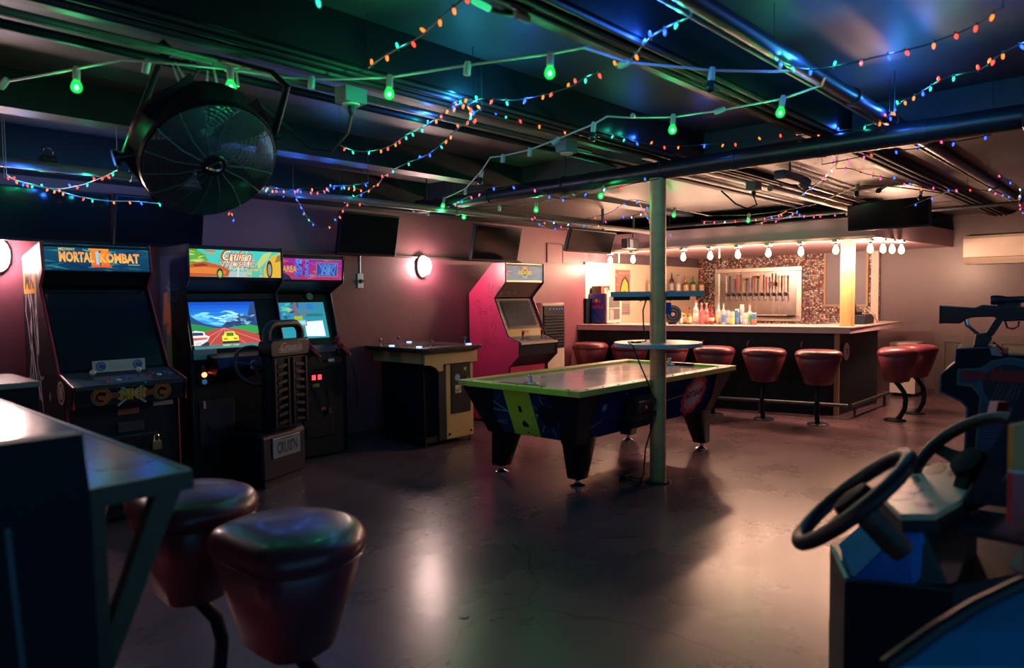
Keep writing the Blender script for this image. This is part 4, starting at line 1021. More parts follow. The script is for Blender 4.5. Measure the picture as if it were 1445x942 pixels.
t = thing('puck', 'pale puck lying beside the near mallet on the air hockey table', 'puck', (3.93, 3.44, HZ - .0005))
MB().lathe([(.035, 0), (.038, .004), (.035, .008)], 20).build('puck_disc', WHITEP, t)
MB().lathe([(.026, .008), (.026, .0085)], 18).build('puck_label', GALV, t)

# ================================================================== bar
bar_d = Vector((7.90 - 8.66, 6.07 - 2.69, 0)); BL = bar_d.length
BANG = math.atan2(bar_d.y, bar_d.x) - PI / 2            # turn of the bar front from the Y axis
bar = thing('bar_counter', 'long dark bar front with a pale laminate top and wooden corner post', 'bar', (8.66, 2.69, 0), BANG)
# local frame: +y runs along the front towards the back wall, -x faces the room
BT = M('pale_bar_laminate', (.58, .45, .42), .28, noise=.10, scale=3)
BTE = M('bar_edge', (.72, .50, .53), .4, noise=.12, scale=5)
BFR = M('dark_bar_front', (.007, .010, .016), .5, spec=.3, noise=.3, scale=5)
def L2W(x, y): v = Matrix.Rotation(BANG, 3, 'Z') @ Vector((x, y, 0)); return Vector((8.66 + v.x, 2.69 + v.y, 0))
def W2L(x, y): v = Matrix.Rotation(-BANG, 3, 'Z') @ Vector((x - 8.66, y - 2.69, 0)); return (v.x, v.y)
ret = [W2L(10.92, 2.72), W2L(10.92, 3.22), W2L(9.42, 3.25)]
end = [W2L(8.55, 6.085), W2L(7.90, 6.085)]
plan = [(0, .0)] + ret + [end[0]] + [end[1]]
MB().prism(plan, 'z', 1.045, 1.062).build('counter_top', BT, bar, smooth=False, bevel=.003)
inn = [(.012, .012)] + [ret[0], ret[1], ret[2], end[0], (end[1][0] + .012, end[1][1])]
MB().prism(inn, 'z', .985, 1.0448).build('counter_edge', BTE, bar, smooth=False)
fb = [W2L(8.77, 2.87), W2L(10.15, 2.82), W2L(10.15, 3.15), W2L(9.30, 3.18), (.60, end[0][1] - .02), (.14, end[1][1] - .03)]
MB().prism(fb, 'z', .0, .9848).build('bar_front', BFR, bar, smooth=False)
pw = W2L(8.77, 2.87)
MB().box(pw[0] - .015, pw[0] + .05, pw[1] - .015, pw[1] + .04, 0, .984).build('corner_batten', M('raw_pine', (.42, .27, .14), .5, noise=.15, scale=6, stretch=(6, 6, .6)), bar, smooth=False)
MB().box(pw[0] - .03, pw[0] - .008, pw[1] + .08, end[1][1] - .05, .004, .10).build('kick_board', BLACK, bar, smooth=False)
# foot rail
fr = MB().tube([W2L(10.05, 2.66) + (.155,), W2L(8.60, 2.66) + (.155,)], .022, 10)
fr.tube([(-.07, .02, .155), (-.07, BL - .3, .155)], .022, 10)
fr.build('foot_rail', DARKSTEEL, bar)
for q in (W2L(8.72, 2.66), W2L(9.9, 2.66)): MB().cyl(q + (0,), q + (.15,), .016, 8).build('rail_bracket', DARKSTEEL, bar)
for y in (1.0, 2.2): MB().cyl((-.07, y, 0), (-.07, y, .15), .016, 8).build('rail_bracket', DARKSTEEL, bar)
for y in (.55, 1.18, 1.75, 2.45): # coat hooks under the counter
    h = MB().tube([(.125, y, .86), (.09, y, .865), (.075, y, .85), (.075, y, .82), (.09, y, .81)], .007, 6); h.lathe([(.016, 0), (.016, .006)], 8, (.135, y, .86), (-1, 0, 0))
    h.build('coat_hook', M('copper_hook', (.42, .20, .14), .4, .6), bar)
pl = W2L(9.02, 2.86)
MB().lathe([(.105, 0), (.105, .012), (.09, .016)], 28, pl + (.75,), Matrix.Rotation(-BANG, 3, 'Z') @ Vector((.03, -1, 0))).build('round_sign', M('pale_disc', (.72, .68, .70), .4, noise=.08), bar, label='round white disc with green print')
A_ = Art(W2L(8.985, 2.842) + (.71,), Matrix.Rotation(-BANG, 3, 'Z') @ X, Z); A_.rect(.0, .0, .06, .08, (.02, .35, .10), 0); A_.rect(.02, .035, .04, .05, (.4, .4, .4), 1); A_.rect(.02, .0, .04, .02, (.4, .4, .4), 1); A_.build('round_sign_print', bar)
# wooden post from counter to soffit
PINE = M('varnished_pine', (.55, .33, .13), .32, noise=.18, scale=5, stretch=(8, 8, .5), coat=.2)
wp = thing('wooden_post', 'varnished square pine post standing on the bar corner', 'post', (8.86, 2.80, 1.063))
MB().box(-.065, .065, -.065, .065, 0, 2.09 - 1.063).build('post_shaft', PINE, wp, smooth=False, bevel=.008)
for z in (.0, .98): MB().box(-.066, .066, -.066, .066, z, z + .012).build('post_trim', PINE, wp, smooth=False)
# soffit over the bar
SOF = M('soffit_paint', (.58, .39, .45), .45, noise=.08, scale=2)
so = MB().prism([(8.62, 2.46), (XF, 2.22), (XF, YB - .03), (8.30, YB - .03)], 'z', 2.085, 2.315).build('trim_7', SOF, smooth=False); struct(so)
struct(MB().prism([(8.60, 2.44), (8.64, 2.45), (8.33, YB - .04), (8.285, YB - .04)], 'z', 2.07, 2.10).build('trim_8', M('pale_trim', (.55, .42, .36), .4, noise=.05), smooth=False))
# white vertical board and framed chalk board at the right end of the back bar
MB_ = MB().box(XF - .06, XF - .001, 3.16, 3.26, .9, 2.08).build('trim_9', M('white_board', (.62, .52, .44), .35, noise=.06), smooth=False); struct(MB_)
cbk = thing('chalk_board', 'blank grey chalk board in a thin wooden frame behind the bar post', 'board', (XF - .036, 3.62, 1.72))
MB().box(-.018, -.001, -.29, .29, -.43, .43).build('board', M('slate_grey', (.16, .14, .17), .35, noise=.06), cbk, smooth=False)
OAK = M('oak_frame', (.40, .24, .12), .4, noise=.15)
for a in ((-.32, .32, .43, .46), (-.32, .32, -.46, -.43), (-.32, -.29, -.43, .43), (.29, .32, -.43, .43)): MB().box(-.03, -.001, a[0], a[1], a[2], a[3]).build('frame_bar', OAK, cbk, smooth=False)

# ------------------------------------------------------------------ beer taps
tp = thing('beer_tap_wall', 'framed stainless steel beer tap panel on the cap covered wall', 'beer taps', (XF - .036, 5.02, 1.46))
SSP = M('stainless_panel', (.36, .32, .31), .26, .9, noise=.10, scale=2, stretch=(1, 9, 1), rnoise=.06)
FRM = M('frame_alloy', (.72, .64, .55), .3, .85, noise=.05)
MB().box(-.012, -.001, -.66, .66, -.37, .37).build('panel', SSP, tp, smooth=False)
for a in ((-.74, .74, .37, .44), (-.74, .74, -.44, -.37), (-.74, -.66, -.37, .37), (.66, .74, -.37, .37)): MB().box(-.035, -.001, a[0], a[1], a[2], a[3]).build('frame_bar', FRM, tp, smooth=False, bevel=.006)
dt = MB().box(-.16, -.012, -.62, .22, -.37, -.34).build('drip_tray', BLACKP, tp, smooth=False)
MB().box(-.165, -.16, -.56, .22, -.345, -.325).build('tray_edge', FRM, dt, smooth=False)
hcols = [(.62, .55, .48), (.20, .19, .25), (.50, .06, .08), (.50, .30, .14), (.16, .14, .20), (.34, .12, .08), (.62, .40, .24), (.42, .05, .05), (.16, .07, .05), (.55, .36, .18), (.60, .47, .32)]
for k in range(11):
    y = .50 - k * .099
    ta = MB().lathe([(.026, 0), (.026, .012), (.015, .014), (.015, .06)], 12, (-.012, y, .0), (-1, 0, 0))
    ta.lathe([(.014, -.03), (.018, -.01), (.018, .012), (.010, .03)], 12, (-.08, y, .0))
    tap = ta.build('tap', M('tap_black', (.02, .02, .022), .3, noise=.1), tp)
    MB().tube([(-.09, y, -.015), (-.10, y, -.05), (-.105, y, -.085)], .010, 8).build('spout', CHROME, tap)
    MB().lathe([(.0125, 0), (.0125, .022)], 8, (-.105, y, -.10)).build('spout_plug', M('blue_plug', (.02, .10, .35), .4), tap)
    H = MB(); R = random.Random(k); hh = R.uniform(.26, .34)
    hm = M('handle_%d' % k, hcols[k], .35, noise=.12)
    if k == 8:
        H.loft([[(-.085 + a * .6, y + b, z) for a, b in rrect(-s * .62, s * .62, -s * .62, s * .62, s * .25, 2)] for z, s in ((.03, .010), (.08, .014), (.12, .022), (.30, .022), (.34, .016))]); H.prism([(y + .055 * math.cos(q * PI / 8), .17 + .035 * math.sin(q * PI / 8)) for q in range(16)], 'x', -.125, -.105)
    elif k in (3, 5): H.loft([[(-.085 + a * .6, y + b, z) for a, b in rrect(-s * .62, s * .62, -s * .62, s * .62, s * .25, 2)] for z, s in ((.03, .010), (.06, .022), (hh - .06, .027), (hh - .05, .016))]); H.lathe([(.03, 0), (.042, .02), (.03, .04)], 10, (-.085, y, hh - .045))
    elif k in (0, 10): H.lathe([(.007, .03), (.011, .06), (.015, .10), (.011, .14), (.016, .19), (.012, .23), (.020, hh - .02), (.010, hh)], 12, (-.085, y, 0))
    else: H.loft([[(-.085 + a * .6, y + b, z) for a, b in rrect(-s * .62, s * .62, -s * .62, s * .62, s * .25, 2)] for z, s in ((.03, .010), (.07, .018), (.16, .026), (hh - .04, .022), (hh, .030))])
    H.build('tap_handle', hm, tap)

# ------------------------------------------------------------------ back counter, shelf, bottles
bk = thing('back_counter', 'low counter against the cap covered wall behind the bar', 'counter', (11.15, 4.7, 0))
MB().box(10.80, XF - .045, 3.4, 6.07, .92, .96).build('worktop', BT, bk, smooth=False, w=True, bevel=.004)
MB().box(10.84, XF - .045, 3.42, 6.06, .0, .9195).build('cabinet_body', BFR, bk, smooth=False, w=True)
shf = thing('bottle_shelf', 'thin dark shelf holding bottles left of the tap panel', 'shelf', (11.25, 6.0, 1.50))
MB().box(11.10, XF - .04, 5.86, 6.085, 1.475, 1.50).build('shelf_board', M('dark_shelf', (.03, .025, .03), .4), shf, smooth=False, w=True)
MB().box(9.30, 11.10, 5.90, 6.085, 1.475, 1.50).build('shelf_board', MATS['dark_shelf'], shf, smooth=False, w=True)
for x in (9.5, 10.4, 11.3): MB().prism([(6.085, 1.474), (5.95, 1.474), (6.085, 1.36)], 'x', x, x + .012).build('shelf_bracket', DARKSTEEL, shf, smooth=False, w=True)

def bottle(loc, H, R, gcol, label_col, cap_col, kind, lab, group, liquor=True):
    t = thing('bottle', lab, 'bottle', loc, 0, group)
    gm = M('bottle_%s' % '_'.join('%d' % (c * 100) for c in gcol), gcol, .08, noise=0, trans=.55, spec=.6)
    if kind == 'tall': P = [(R * .92, 0), (R, .01), (R, H * .58), (R * .8, H * .66), (R * .36, H * .74), (R * .32, H * .94)]
    elif kind == 'squat': P = [(R * .92, 0), (R, .01), (R, H * .50), (R * .9, H * .58), (R * .40, H * .66), (R * .36, H * .93)]
    elif kind == 'round': P = [(R * .55, 0), (R * .8, .01), (R, H * .25), (R * .92, H * .42), (R * .45, H * .56), (R * .26, H * .66), (R * .24, H * .94)]
    else: P = [(R * .9, 0), (R, .008), (R, H * .86), (R * .8, H * .93), (R * .78, H * .95)]
    MB().lathe(P, 14).build('glass', gm, t)
    l0, l1 = (.12, .46) if kind != 'round' else (.18, .34)
    MB().lathe([(R * 1.005, H * l0), (R * 1.012, H * l0 + .001), (R * 1.012, H * l1), (R * 1.005, H * l1 + .001)], 14).build('paper_label', M('label_%s' % '_'.join('%d' % (c * 100) for c in label_col), label_col, .5, noise=.2, scale=60), t)
    r2 = R * .38 if kind != 'can' else R * .8
    MB().lathe([(r2, H * .93), (r2, H), (r2 * .8, H * 1.005)], 12).build('cap', M('cap_%s' % '_'.join('%d' % (c * 100) for c in cap_col), cap_col, .35, noise=0), t)
    return t
CL, AMB, GRN, PNK, RED, DRK, BLU = (.72, .70, .66), (.42, .19, .05), (.04, .35, .06), (.75, .20, .22), (.55, .05, .07), (.06, .04, .03), (.10, .25, .50)
PAP, WHT, YEL, BLB = (.62, .46, .27), (.68, .63, .58), (.55, .45, .10), (.05, .16, .42)
def at_counter(px, x=9.05):
    """a spot on the bar top's inner edge seen at this picture column"""
    d = ray(px, 455); return Vector((d.x / d.y, 1, 0)), d
lab = 'on the bar top'
spec = [  # px, height, radius, glass, label, cap, kind, words
    (961, .15, .026, CL, WHT, (.03, .03, .03), 'can', 'narrow white jar with dark cap next to the black fan'),
    (966, .19, .043, AMB, PAP, (.35, .04, .05), 'squat', 'squat amber bottle with red cap and tan label'),
    (973, .19, .043, AMB, PAP, (.02, .02, .02), 'squat', 'squat amber bottle with black cap and tan label'),
    (982, .27, .045, CL, WHT, (.45, .04, .1), 'tall', 'clear bottle with large white label and red cap'),
    (990, .24, .040, PNK, (.5, .1, .12), (.4, .2, .2), 'tall', 'pink liqueur bottle, left of two alike'),
    (997, .24, .040, PNK, (.6, .22, .2), (.5, .35, .2), 'tall', 'pink liqueur bottle, right of two alike'),
    (1004, .23, .046, RED, (.62, .5, .36), (.03, .03, .03), 'round', 'round red bottle with a cream label'),
    (1014, .24, .040, CL, PAP, (.12, .22, .4), 'tall', 'clear bottle with blue pourer'),
    (1021, .24, .036, CL, BLB, (.04, .2, .06), 'tall', 'clear bottle with dark blue label and green pourer'),
    (1027, .16, .040, CL, WHT, (.10, .25, .4), 'can', 'white tub with blue lid'),
    (1033, .15, .038, CL, YEL, (.12, .3, .06), 'can', 'jar with yellow label and green lid'),
    (1040, .17, .040, BLU, BLB, WHT, 'can', 'blue carton like jar with white lid'),
    (1047, .22, .036, CL, WHT, (.6, .55, .5), 'can', 'tall pale jar standing behind the blue jar'),
    (1052, .13, .042, CL, (.4, .35, .5), WHT, 'can', 'short white tub with blue print'),
    (1058, .23, .044, CL, (.06, .30, .08), (.45, .04, .06), 'squat', 'clear jug with green label and red cap'),
    (1064, .13, .042, BLU, (.45, .1, .05), WHT, 'can', 'short blue tub with an orange patch'),
]
for k, (px, H, R, g, l, c, kd, wd) in enumerate(spec):
    x = 9.00 + (.10 if k % 2 else 0) + (.12 if px in (1047, 1058, 982) else 0)
    # spot on the bar top, well in from its front edge
    p = aX(px, 456, 1.0); d = Vector((p.x, p.y, 0)); 
    yy = None
    for s in [q * .01 for q in range(700, 1300)]:
        w_ = d.normalized() * s; lx, ly = W2L(w_.x, w_.y)
        if lx > .34 + (.09 if k % 2 else 0) + (.13 if px in (1047, 1058) else 0): break
    bottle((w_.x, w_.y, 1.0625), H * 1.18, R * .84, g, l, c, kd, wd + ' on the bar top', 'bottles and jars on the bar top')
sspec = [
    (918, .30, .034, CL, PAP, WHT, 'tall', 'tall clear bottle with tan label, left of the steel column'),
    (948, .33, .038, DRK, (.3, .3, .3), (.04, .3, .08), 'tall', 'dark bottle with silver label and green neck on the back shelf'),
    (957, .30, .040, CL, WHT, (.03, .04, .08), 'squat', 'clear bottle with black stopper and white label on the back shelf'),
    (968, .28, .050, AMB, PAP, (.4, .05, .08), 'squat', 'square amber bottle with a large tan label on the back shelf'),
    (978, .30, .045, GRN, PAP, (.5, .04, .06), 'squat', 'bright green bottle with red cap on the back shelf'),
    (990, .29, .046, AMB, PAP, (.4, .3, .25), 'squat', 'amber bottle with tan label at the right end of the back shelf'),
]
for px, H, R, g, l, c, kd, wd in sspec:
    p = aY(px, 405, 5.99)
    if p.x > 11.3: p = aX(px, 405, 11.24)
    bottle((p.x, p.y, 1.5005), H, R, g, l, c, kd, wd, 'bottles on the back shelf')
# small round black fan / radio on the bar top
def bar_spot(px, inn_):
    p = aX(px, 456, 1.0); d = Vector((p.x, p.y, 0)).normalized()
    for s in range(700, 1300):
        w_ = d * s * .01
        if W2L(w_.x, w_.y)[0] > inn_: return w_
p = bar_spot(949, .30)
t = thing('desk_fan', 'small round black desk fan standing on the bar top beside the column', 'fan', (p.x, p.y, 1.0625), .64)
MB().lathe([(.06, 0), (.06, .015), (.02, .02)], 16).build('fan_base', BLACKP, t)
MB().lathe([(.115, -.03), (.125, 0), (.115, .03)], 24, (0, 0, .135), (-1, 0, 0)).build('fan_housing', BLACKP, t)
MB().tube(arc((-.032, 0, .135), .10, 0, 2 * PI, 24, Y, Z)[:-1], .004, 5, loop=True).tube(arc((-.032, 0, .135), .06, 0, 2 * PI, 20, Y, Z)[:-1], .004, 5, loop=True).build('fan_grille', DARKSTEEL, t)
MB().lathe([(.028, 0), (.022, .012), (.0, .014)], 14, (-.03, 0, .135), (-1, 0, 0)).build('fan_hub', M('grey_hub', (.16, .14, .14), .4), t)
# mini fridge at the wall end of the bar
p = bar_spot(856, .20)
fg = thing('mini_fridge', 'small counter fridge with blue side, red emblem and white framed glass door', 'fridge', (p.x + .17, p.y + .17, 1.0625), 0)
FB = M('fridge_blue', (.008, .05, .33), .35, noise=.06)
MB().box(-.17, .18, -.15, .17, .012, .43).build('fridge_body', FB, fg, smooth=False, bevel=.006)
MB().box(-.17, .18, -.18, -.151, .012, .43).build('fridge_door', M('fridge_frame', (.60, .52, .46), .4, noise=.05), fg, smooth=False, bevel=.005)
MB().box(-.125, .135, -.184, -.1795, .06, .385).build('fridge_window', M('fridge_window_grey', (.13, .12, .115), .12, noise=.05), fg, smooth=False)
MB().box(-.125, .135, -.187, -.183, .215, .225).build('fridge_shelf', WHITEP, fg, smooth=False); MB().box(-.115, -.02, -.187, -.183, .06, .20).build('fridge_drawer', M('drawer_pale', (.33, .29, .27), .3), fg, smooth=False)
for x in (-.14, .15):
    for y in (-.14, .14): MB().lathe([(.014, 0), (.014, .012)], 8, (x, y, 0)).build('fridge_foot', RUBBER, fg)
A = Art((-.17, .17, .012), -Y, Z)
A.disc(.165, .315, .030, (.70, .42, .08), 0, ry=.026)
for sx in (-1, 1):
    A.poly([(.165 + sx * .010, .300), (.165 + sx * .045, .290), (.165 + sx * .06, .280), (.165 + sx * .076, .305), (.165 + sx * .06, .330), (.165 + sx * .03, .330)], (.50, .02, .06), 1)
A.text('Red Bull', .055, .205, .285, .255, (.46, .015, .06), 1, .05)
A.line([(.0, .275), (.29, .005)], .022, (.01, .02, .05), 2)
A.rect(.0, .41, .31, .417, (.35, .05, .12), 1); A.rect(.305, .0, .312, .417, (.35, .05, .12), 1)
A.build('fridge_print', fg)
p = Vector((p.x + .17, p.y + .17, 0))
t = thing('cardboard_box', 'small dark printed box lying on top of the blue fridge', 'box', (p.x - .03, p.y + .03, 1.0625 + .4305))
MB().box(-.10, .11, -.08, .08, 0, .0975).build('box_body', M('dark_box', (.07, .03, .025), .5, noise=.3), t, smooth=False)
A = Art((-.10, -.0805, 0), X, Z); A.poly([(.08, .0), (.21, .0), (.21, .03), (.13, .08), (.08, .07)], (.6, .45, .18), 0); A.disc(.15, .05, .03, (.12, .10, .10), 1, n=10); A.rect(0, .0, .06, .09, (.25, .05, .04), 0); A.build('box_print', t)
MB().box(-.102, .112, -.082, .082, .098, .106).build('box_lid', MATS['dark_box'], t, smooth=False)
t = thing('dark_bin', 'dark narrow container squeezed between pink wall and blue fridge', 'container', (p.x - .235, p.y + .14, 1.0625))
MB().box(-.05, .06, -.05, .05, 0, .34).build('container_body', BLACKP, t, smooth=False, bevel=.006); MB().box(-.055, .065, -.055, .055, .34, .36).build('container_lid', BLACKP, t, smooth=False)
t = thing('white_box', 'white box standing left of the blue fridge on the bar end', 'box', (p.x - .33, p.y + .26, 1.0625))
MB().box(-.05, .04, -.03, .03, 0, .18).build('carton', WHITEP, t, smooth=False); MB().box(-.05, .04, -.032, .032, .155, .181).build('carton_lid', M('carton_lid', (.5, .45, .4), .5), t, smooth=False)
# posters on the cream wall
def poster(nm, x0, x1, z0, z1, lab_, fill):
    t = thing('poster', lab_, 'poster', ((x0 + x1) / 2, YB - .031, (z0 + z1) / 2))
    MB().box(x0, x1, YB - .036, YB - .031, z0, z1).build('paper', M(nm, fill, .5, noise=.1), t, smooth=False, w=True)
    return t, Art((x0, YB - .0362, z0), X, Z)
t, A = poster('poster_pink', 8.83, 9.22, 1.40, 1.85, 'tall printed poster with a yellow green blob on the cream wall', (.35, .16, .13))
A.rect(.0, .0, .07, .45, (.40, .12, .08), 0); R = random.Random(5)
for k in range(18): A.rect(.005 + .03 * (k % 2), .02 + .022 * k, .03 + .03 * (k % 2), .038 + .022 * k, R.choice([(.1, .08, .2), (.5, .4, .3), (.35, .1, .05)]), 1)
A.rect(.08, .37, .38, .43, (.30, .10, .10), 1); A.text('MONSTER', .09, .38, .37, .42, (.5, .4, .32), 2, .02)
A.poly([(.14 + .0, .03), (.30, .0), (.37, .12), (.35, .28), (.26, .36), (.17, .30), (.11, .16)], (.05, .06, .07), 2)
A.poly([(.16, .06), (.28, .04), (.34, .14), (.32, .25), (.25, .32), (.19, .26), (.145, .15)], (.45, .45, .06), 3)
for k in range(12): A.disc(R.uniform(.19, .31), R.uniform(.08, .26), R.uniform(.008, .018), R.choice([(.2, .3, .05), (.55, .55, .15), (.1, .2, .08)]), 4, n=8)
A.build('poster_print', t, w=True)
t, A = poster('poster_menu', 9.0, 9.22, 1.16, 1.38, 'small menu sheet with bands of print just below the poster', (.50, .38, .33))
for k in range(5): A.rect(.01, .02 + .042 * k, .21, .05 + .042 * k, [(.06, .08, .2), (.35, .08, .07), (.12, .12, .16), (.1, .2, .1), (.3, .28, .3)][k], 0); A.line([(.02, .035 + .042 * k), (.20, .037 + .042 * k)], .006, (.5, .42, .38), 1)
A.build('menu_print', t, w=True)
# card till and cables by the post
t = thing('card_terminal', 'black till screen with coiled cables at the right end of the bar', 'till', (9.55, 2.92, 1.0625), .1)
MB().box(-.10, .42, -.14, .08, 0, .12).build('till_base', BLACK, t, smooth=False, bevel=.01)
MB().prism([(-.02, .12), (.05, .12), (.09, .44), (.04, .46)], 'x', -.10, .03).build('till_screen', BLACKP, t, smooth=False, bevel=.008)
MB().box(.02, .16, -.05, .06, .12, .16).build('receipt_printer', BLACKP, t, smooth=False, bevel=.006)
for k, q in enumerate(([(.1, -.15, .14), (.2, -.19, .10), (.28, -.2, .02), (.36, -.18, .06), (.33, -.14, .13)], [(.05, -.1, .2), (.15, -.17, .12), (.22, -.2, .05), (.34, -.2, .02), (.40, -.17, .10), (.34, -.12, .16)])):
    MB().tube([Vector(a) for a in q], .008, 6).build('cable', M('pale_cable', (.45, .36, .30), .4), t)
t = thing('white_wall_box', 'low white storage chest against the far wall beyond the bar end', 'chest', (11.18, 2.72, 0))
MB().box(-.22, .19, -.16, .16, .05, .72).build('chest_body', M('chest_white', (.42, .37, .36), .4, noise=.05), t, smooth=False); MB().box(-.23, .195, -.17, .17, .721, .76).build('chest_lid', M('chest_lid', (.50, .44, .42), .4, noise=.05), t, smooth=False, bevel=.008)
for y in (-.13, .13): MB().box(-.2, .17, y - .02, y + .02, 0, .05).build('chest_foot', BLACK, t, smooth=False)
# air conditioner
ac = thing('air_conditioner', 'cream wall mounted air conditioner on the far right wall', 'air conditioner', (XF, 1.62, 2.02))
MB().prism([(-.001, .19), (-.19, .19), (-.22, .15), (-.22, -.10), (-.14, -.185), (-.001, -.185)], 'y', -.45, .45).build('housing', M('ac_cream', (.62, .52, .42), .32, noise=.04), ac, smooth=False, bevel=.01)
MB().prism([(-.205, -.125), (-.15, -.19), (-.14, -.18), (-.195, -.115)], 'y', -.43, .36).build('air_flap', MATS['ac_cream'], ac, smooth=False)
MB().box(-.2215, -.219, -.445, .445, -.105, -.10).build('seam', M('seam_dark', (.12, .10, .08), .5), ac, smooth=False)

# ------------------------------------------------------------------ bar stools
def make_stool(lab_):
    t = thing('bar_stool', lab_, 'stool', (0, 0, 0), 0, 'bar stools')
    # D-shaped bucket: flat face on +x
    def ring(z, R, cut, n=26):
        P = []
        for k in range(n):
            a = 2 * PI * k / n; x, y = R * math.cos(a), R * math.sin(a) * 1.03
            if x > cut:
                y *= 1 + .05 * (x - cut) / R; x = cut + (x - cut) * .12
            P.append((x, y, z))
        return P
    MB().loft([ring(.452, .132, .095), ring(.458, .140, .10), ring(.60, .186, .13), ring(.735, .228, .16), ring(.742, .223, .156)]).build('seat_bucket', REDVINYL, t, angle=55)
    MB().loft([ring(.744, .224, .158), ring(.752, .237, .168), ring(.785, .238, .170), ring(.812, .222, .158), ring(.828, .185, .13), ring(.836, .10, .07), ring(.838, .03, .02)]).build('seat_cushion', REDVINYL, t, angle=70)
    MB().tube([Vector(q) for q in ring(.744, .229, .161)], .005, 5, loop=True).build('piping', REDVINYL, t)
    MB().lathe([(.08, .435), (.08, .4525)], 16).build('swivel_plate', DARKSTEEL, t)
    MB().tube([(.0, 0, .44), (-.03, 0, .41), (-.085, 0, .33), (-.105, 0, .24), (-.095, 0, .14), (-.055, 0, .055), (-.02, 0, .012)], .026, 12).build('post', BLACKP, t)
    MB().lathe([(.115, 0), (.115, .008), (.10, .018), (.04, .022)], 22).build('base_plate', BLACKP, t)
    return t
st0 = make_stool('red vinyl bar stool at the wall end of the bar, beside the pink wall')
frontlab = ['', 'second red vinyl bar stool from the pink wall along the bar front', 'red vinyl bar stool mostly hidden behind the steel column',
            'red vinyl bar stool just right of the steel column, above the hockey table corner', 'red vinyl bar stool standing free, second from the wooden corner post', 'red vinyl bar stool in front of the bar\'s wooden corner batten']
spots = [(7.70, 5.72), (7.84, 5.18), (7.95, 4.66), (7.93, 4.03), (7.98, 3.43), (8.02, 2.83)]
for k, (x, y) in enumerate(spots):
    s_ = st0 if k == 0 else copy_tree(st0)
    s_.location = (x, y, 0); s_.rotation_euler.z = BANG
    if k: s_['label'] = frontlab[k]
for x, y, rz, lb in ((8.83, 2.26, PI / 2 + .12, 'red vinyl bar stool at the right end of the bar, nearer the camera'), (9.50, 2.22, PI / 2 - .1, 'red vinyl bar stool at the right end of the bar, farther from the camera')):
    s_ = copy_tree(st0); s_.location = (x, y, 0); s_.rotation_euler.z = rz; s_['label'] = lb
for x, y, rz, lb, dz in ((1.035, 1.87, PI + .03, 'large red vinyl bar stool in the left foreground', -.048), (1.0, 2.46, PI - .05, 'dark looking bar stool half hidden under the foreground wooden table end', -.048), (.80, 3.25, PI, 'bar stool farthest along the foreground table, almost hidden behind its leg', -.048)):
    s_ = copy_tree(st0); s_.location = (x, y, 0); s_.rotation_euler.z = rz; s_['label'] = lb; s_.scale = (.95, .95, .942)

# ================================================================== televisions
def tv(loc, w, h, rz, tilt, lab, arm=None):
    t = thing('television', lab, 'television', loc, rz)
    R = Matrix.Rotation(tilt, 4, 'X')
    MB().box(-w / 2, w / 2, -.02, .03, -h / 2, h / 2).xf(R).build('tv_body', BLACKP, t, smooth=False, bevel=.006)
    MB().box(-w / 2 + .014, w / 2 - .014, -.0225, -.0195, -h / 2 + .022, h / 2 - .014).xf(R).build('tv_screen', M('tv_glass', (.004, .006, .009), .12, noise=0, spec=.14), t, smooth=False)
    MB().box(-w * .28, w * .28, .03, .065, -h * .3, h * .3).xf(R).build('tv_back', BLACK, t, smooth=False, bevel=.01)
    m = MB()
    for a, b in (arm or [((0, .06, 0), (0, .19, 0))]): m.cyl(a, b, .018, 8)
    m.build('wall_arm', DARKSTEEL, t)
    return t
tv((2.265, 5.93, 2.07), .68, .385, 0, .20, 'black television tilted from the wall above the left cabinet with the teal marquee')
tv((1.43, 5.99, 2.07), .98, .385, 0, .06, 'black television at the far left edge above the wall lamp')
tv((4.25, 5.90, 2.085), .70, .42, 0, .22, 'black television over the wall socket, left of the wall lamp')
tv((6.07, 5.88, 2.085), .79, .42, 0, .22, 'black television hung over the hot pink arcade cabinet')
tv((6.73, 4.98, 2.09), .88, .27, .0, .34, 'flat black screen under the grey pipe at the wall end of the bar', [((.3, .05, .02), (.42, .10, .03)), ((.42, .10, .03), (.46, .16, .2)), ((.46, .16, .2), (.46, .16, .46))])
tv((8.1, 2.17, 2.265), .79, .30, -PI / 2, .10, 'black television over the right end of the bar below the ceiling pipes', [((.2, .06, 0), (.2, .4, .0)), ((-.2, .06, 0), (-.2, .4, .0))])
# black box brackets beside them
t = thing('bracket_box', 'dark grey bracket box fixed to the bar soffit beside the flat black screen', 'bracket', (8.02, 5.30, 2.13))
MB().box(-.12, .16, -.05, .05, -.05, .08).build('bracket_body', DARKSTEEL, t, smooth=False, bevel=.01); MB().box(-.08, .0, -.06, -.05, -.04, .07).build('bracket_plate', GALV, t, smooth=False); MB().cyl((.1, 0, .1), (.1, 0, .42), .015, 8).build('drop_rod', DARKSTEEL, t)

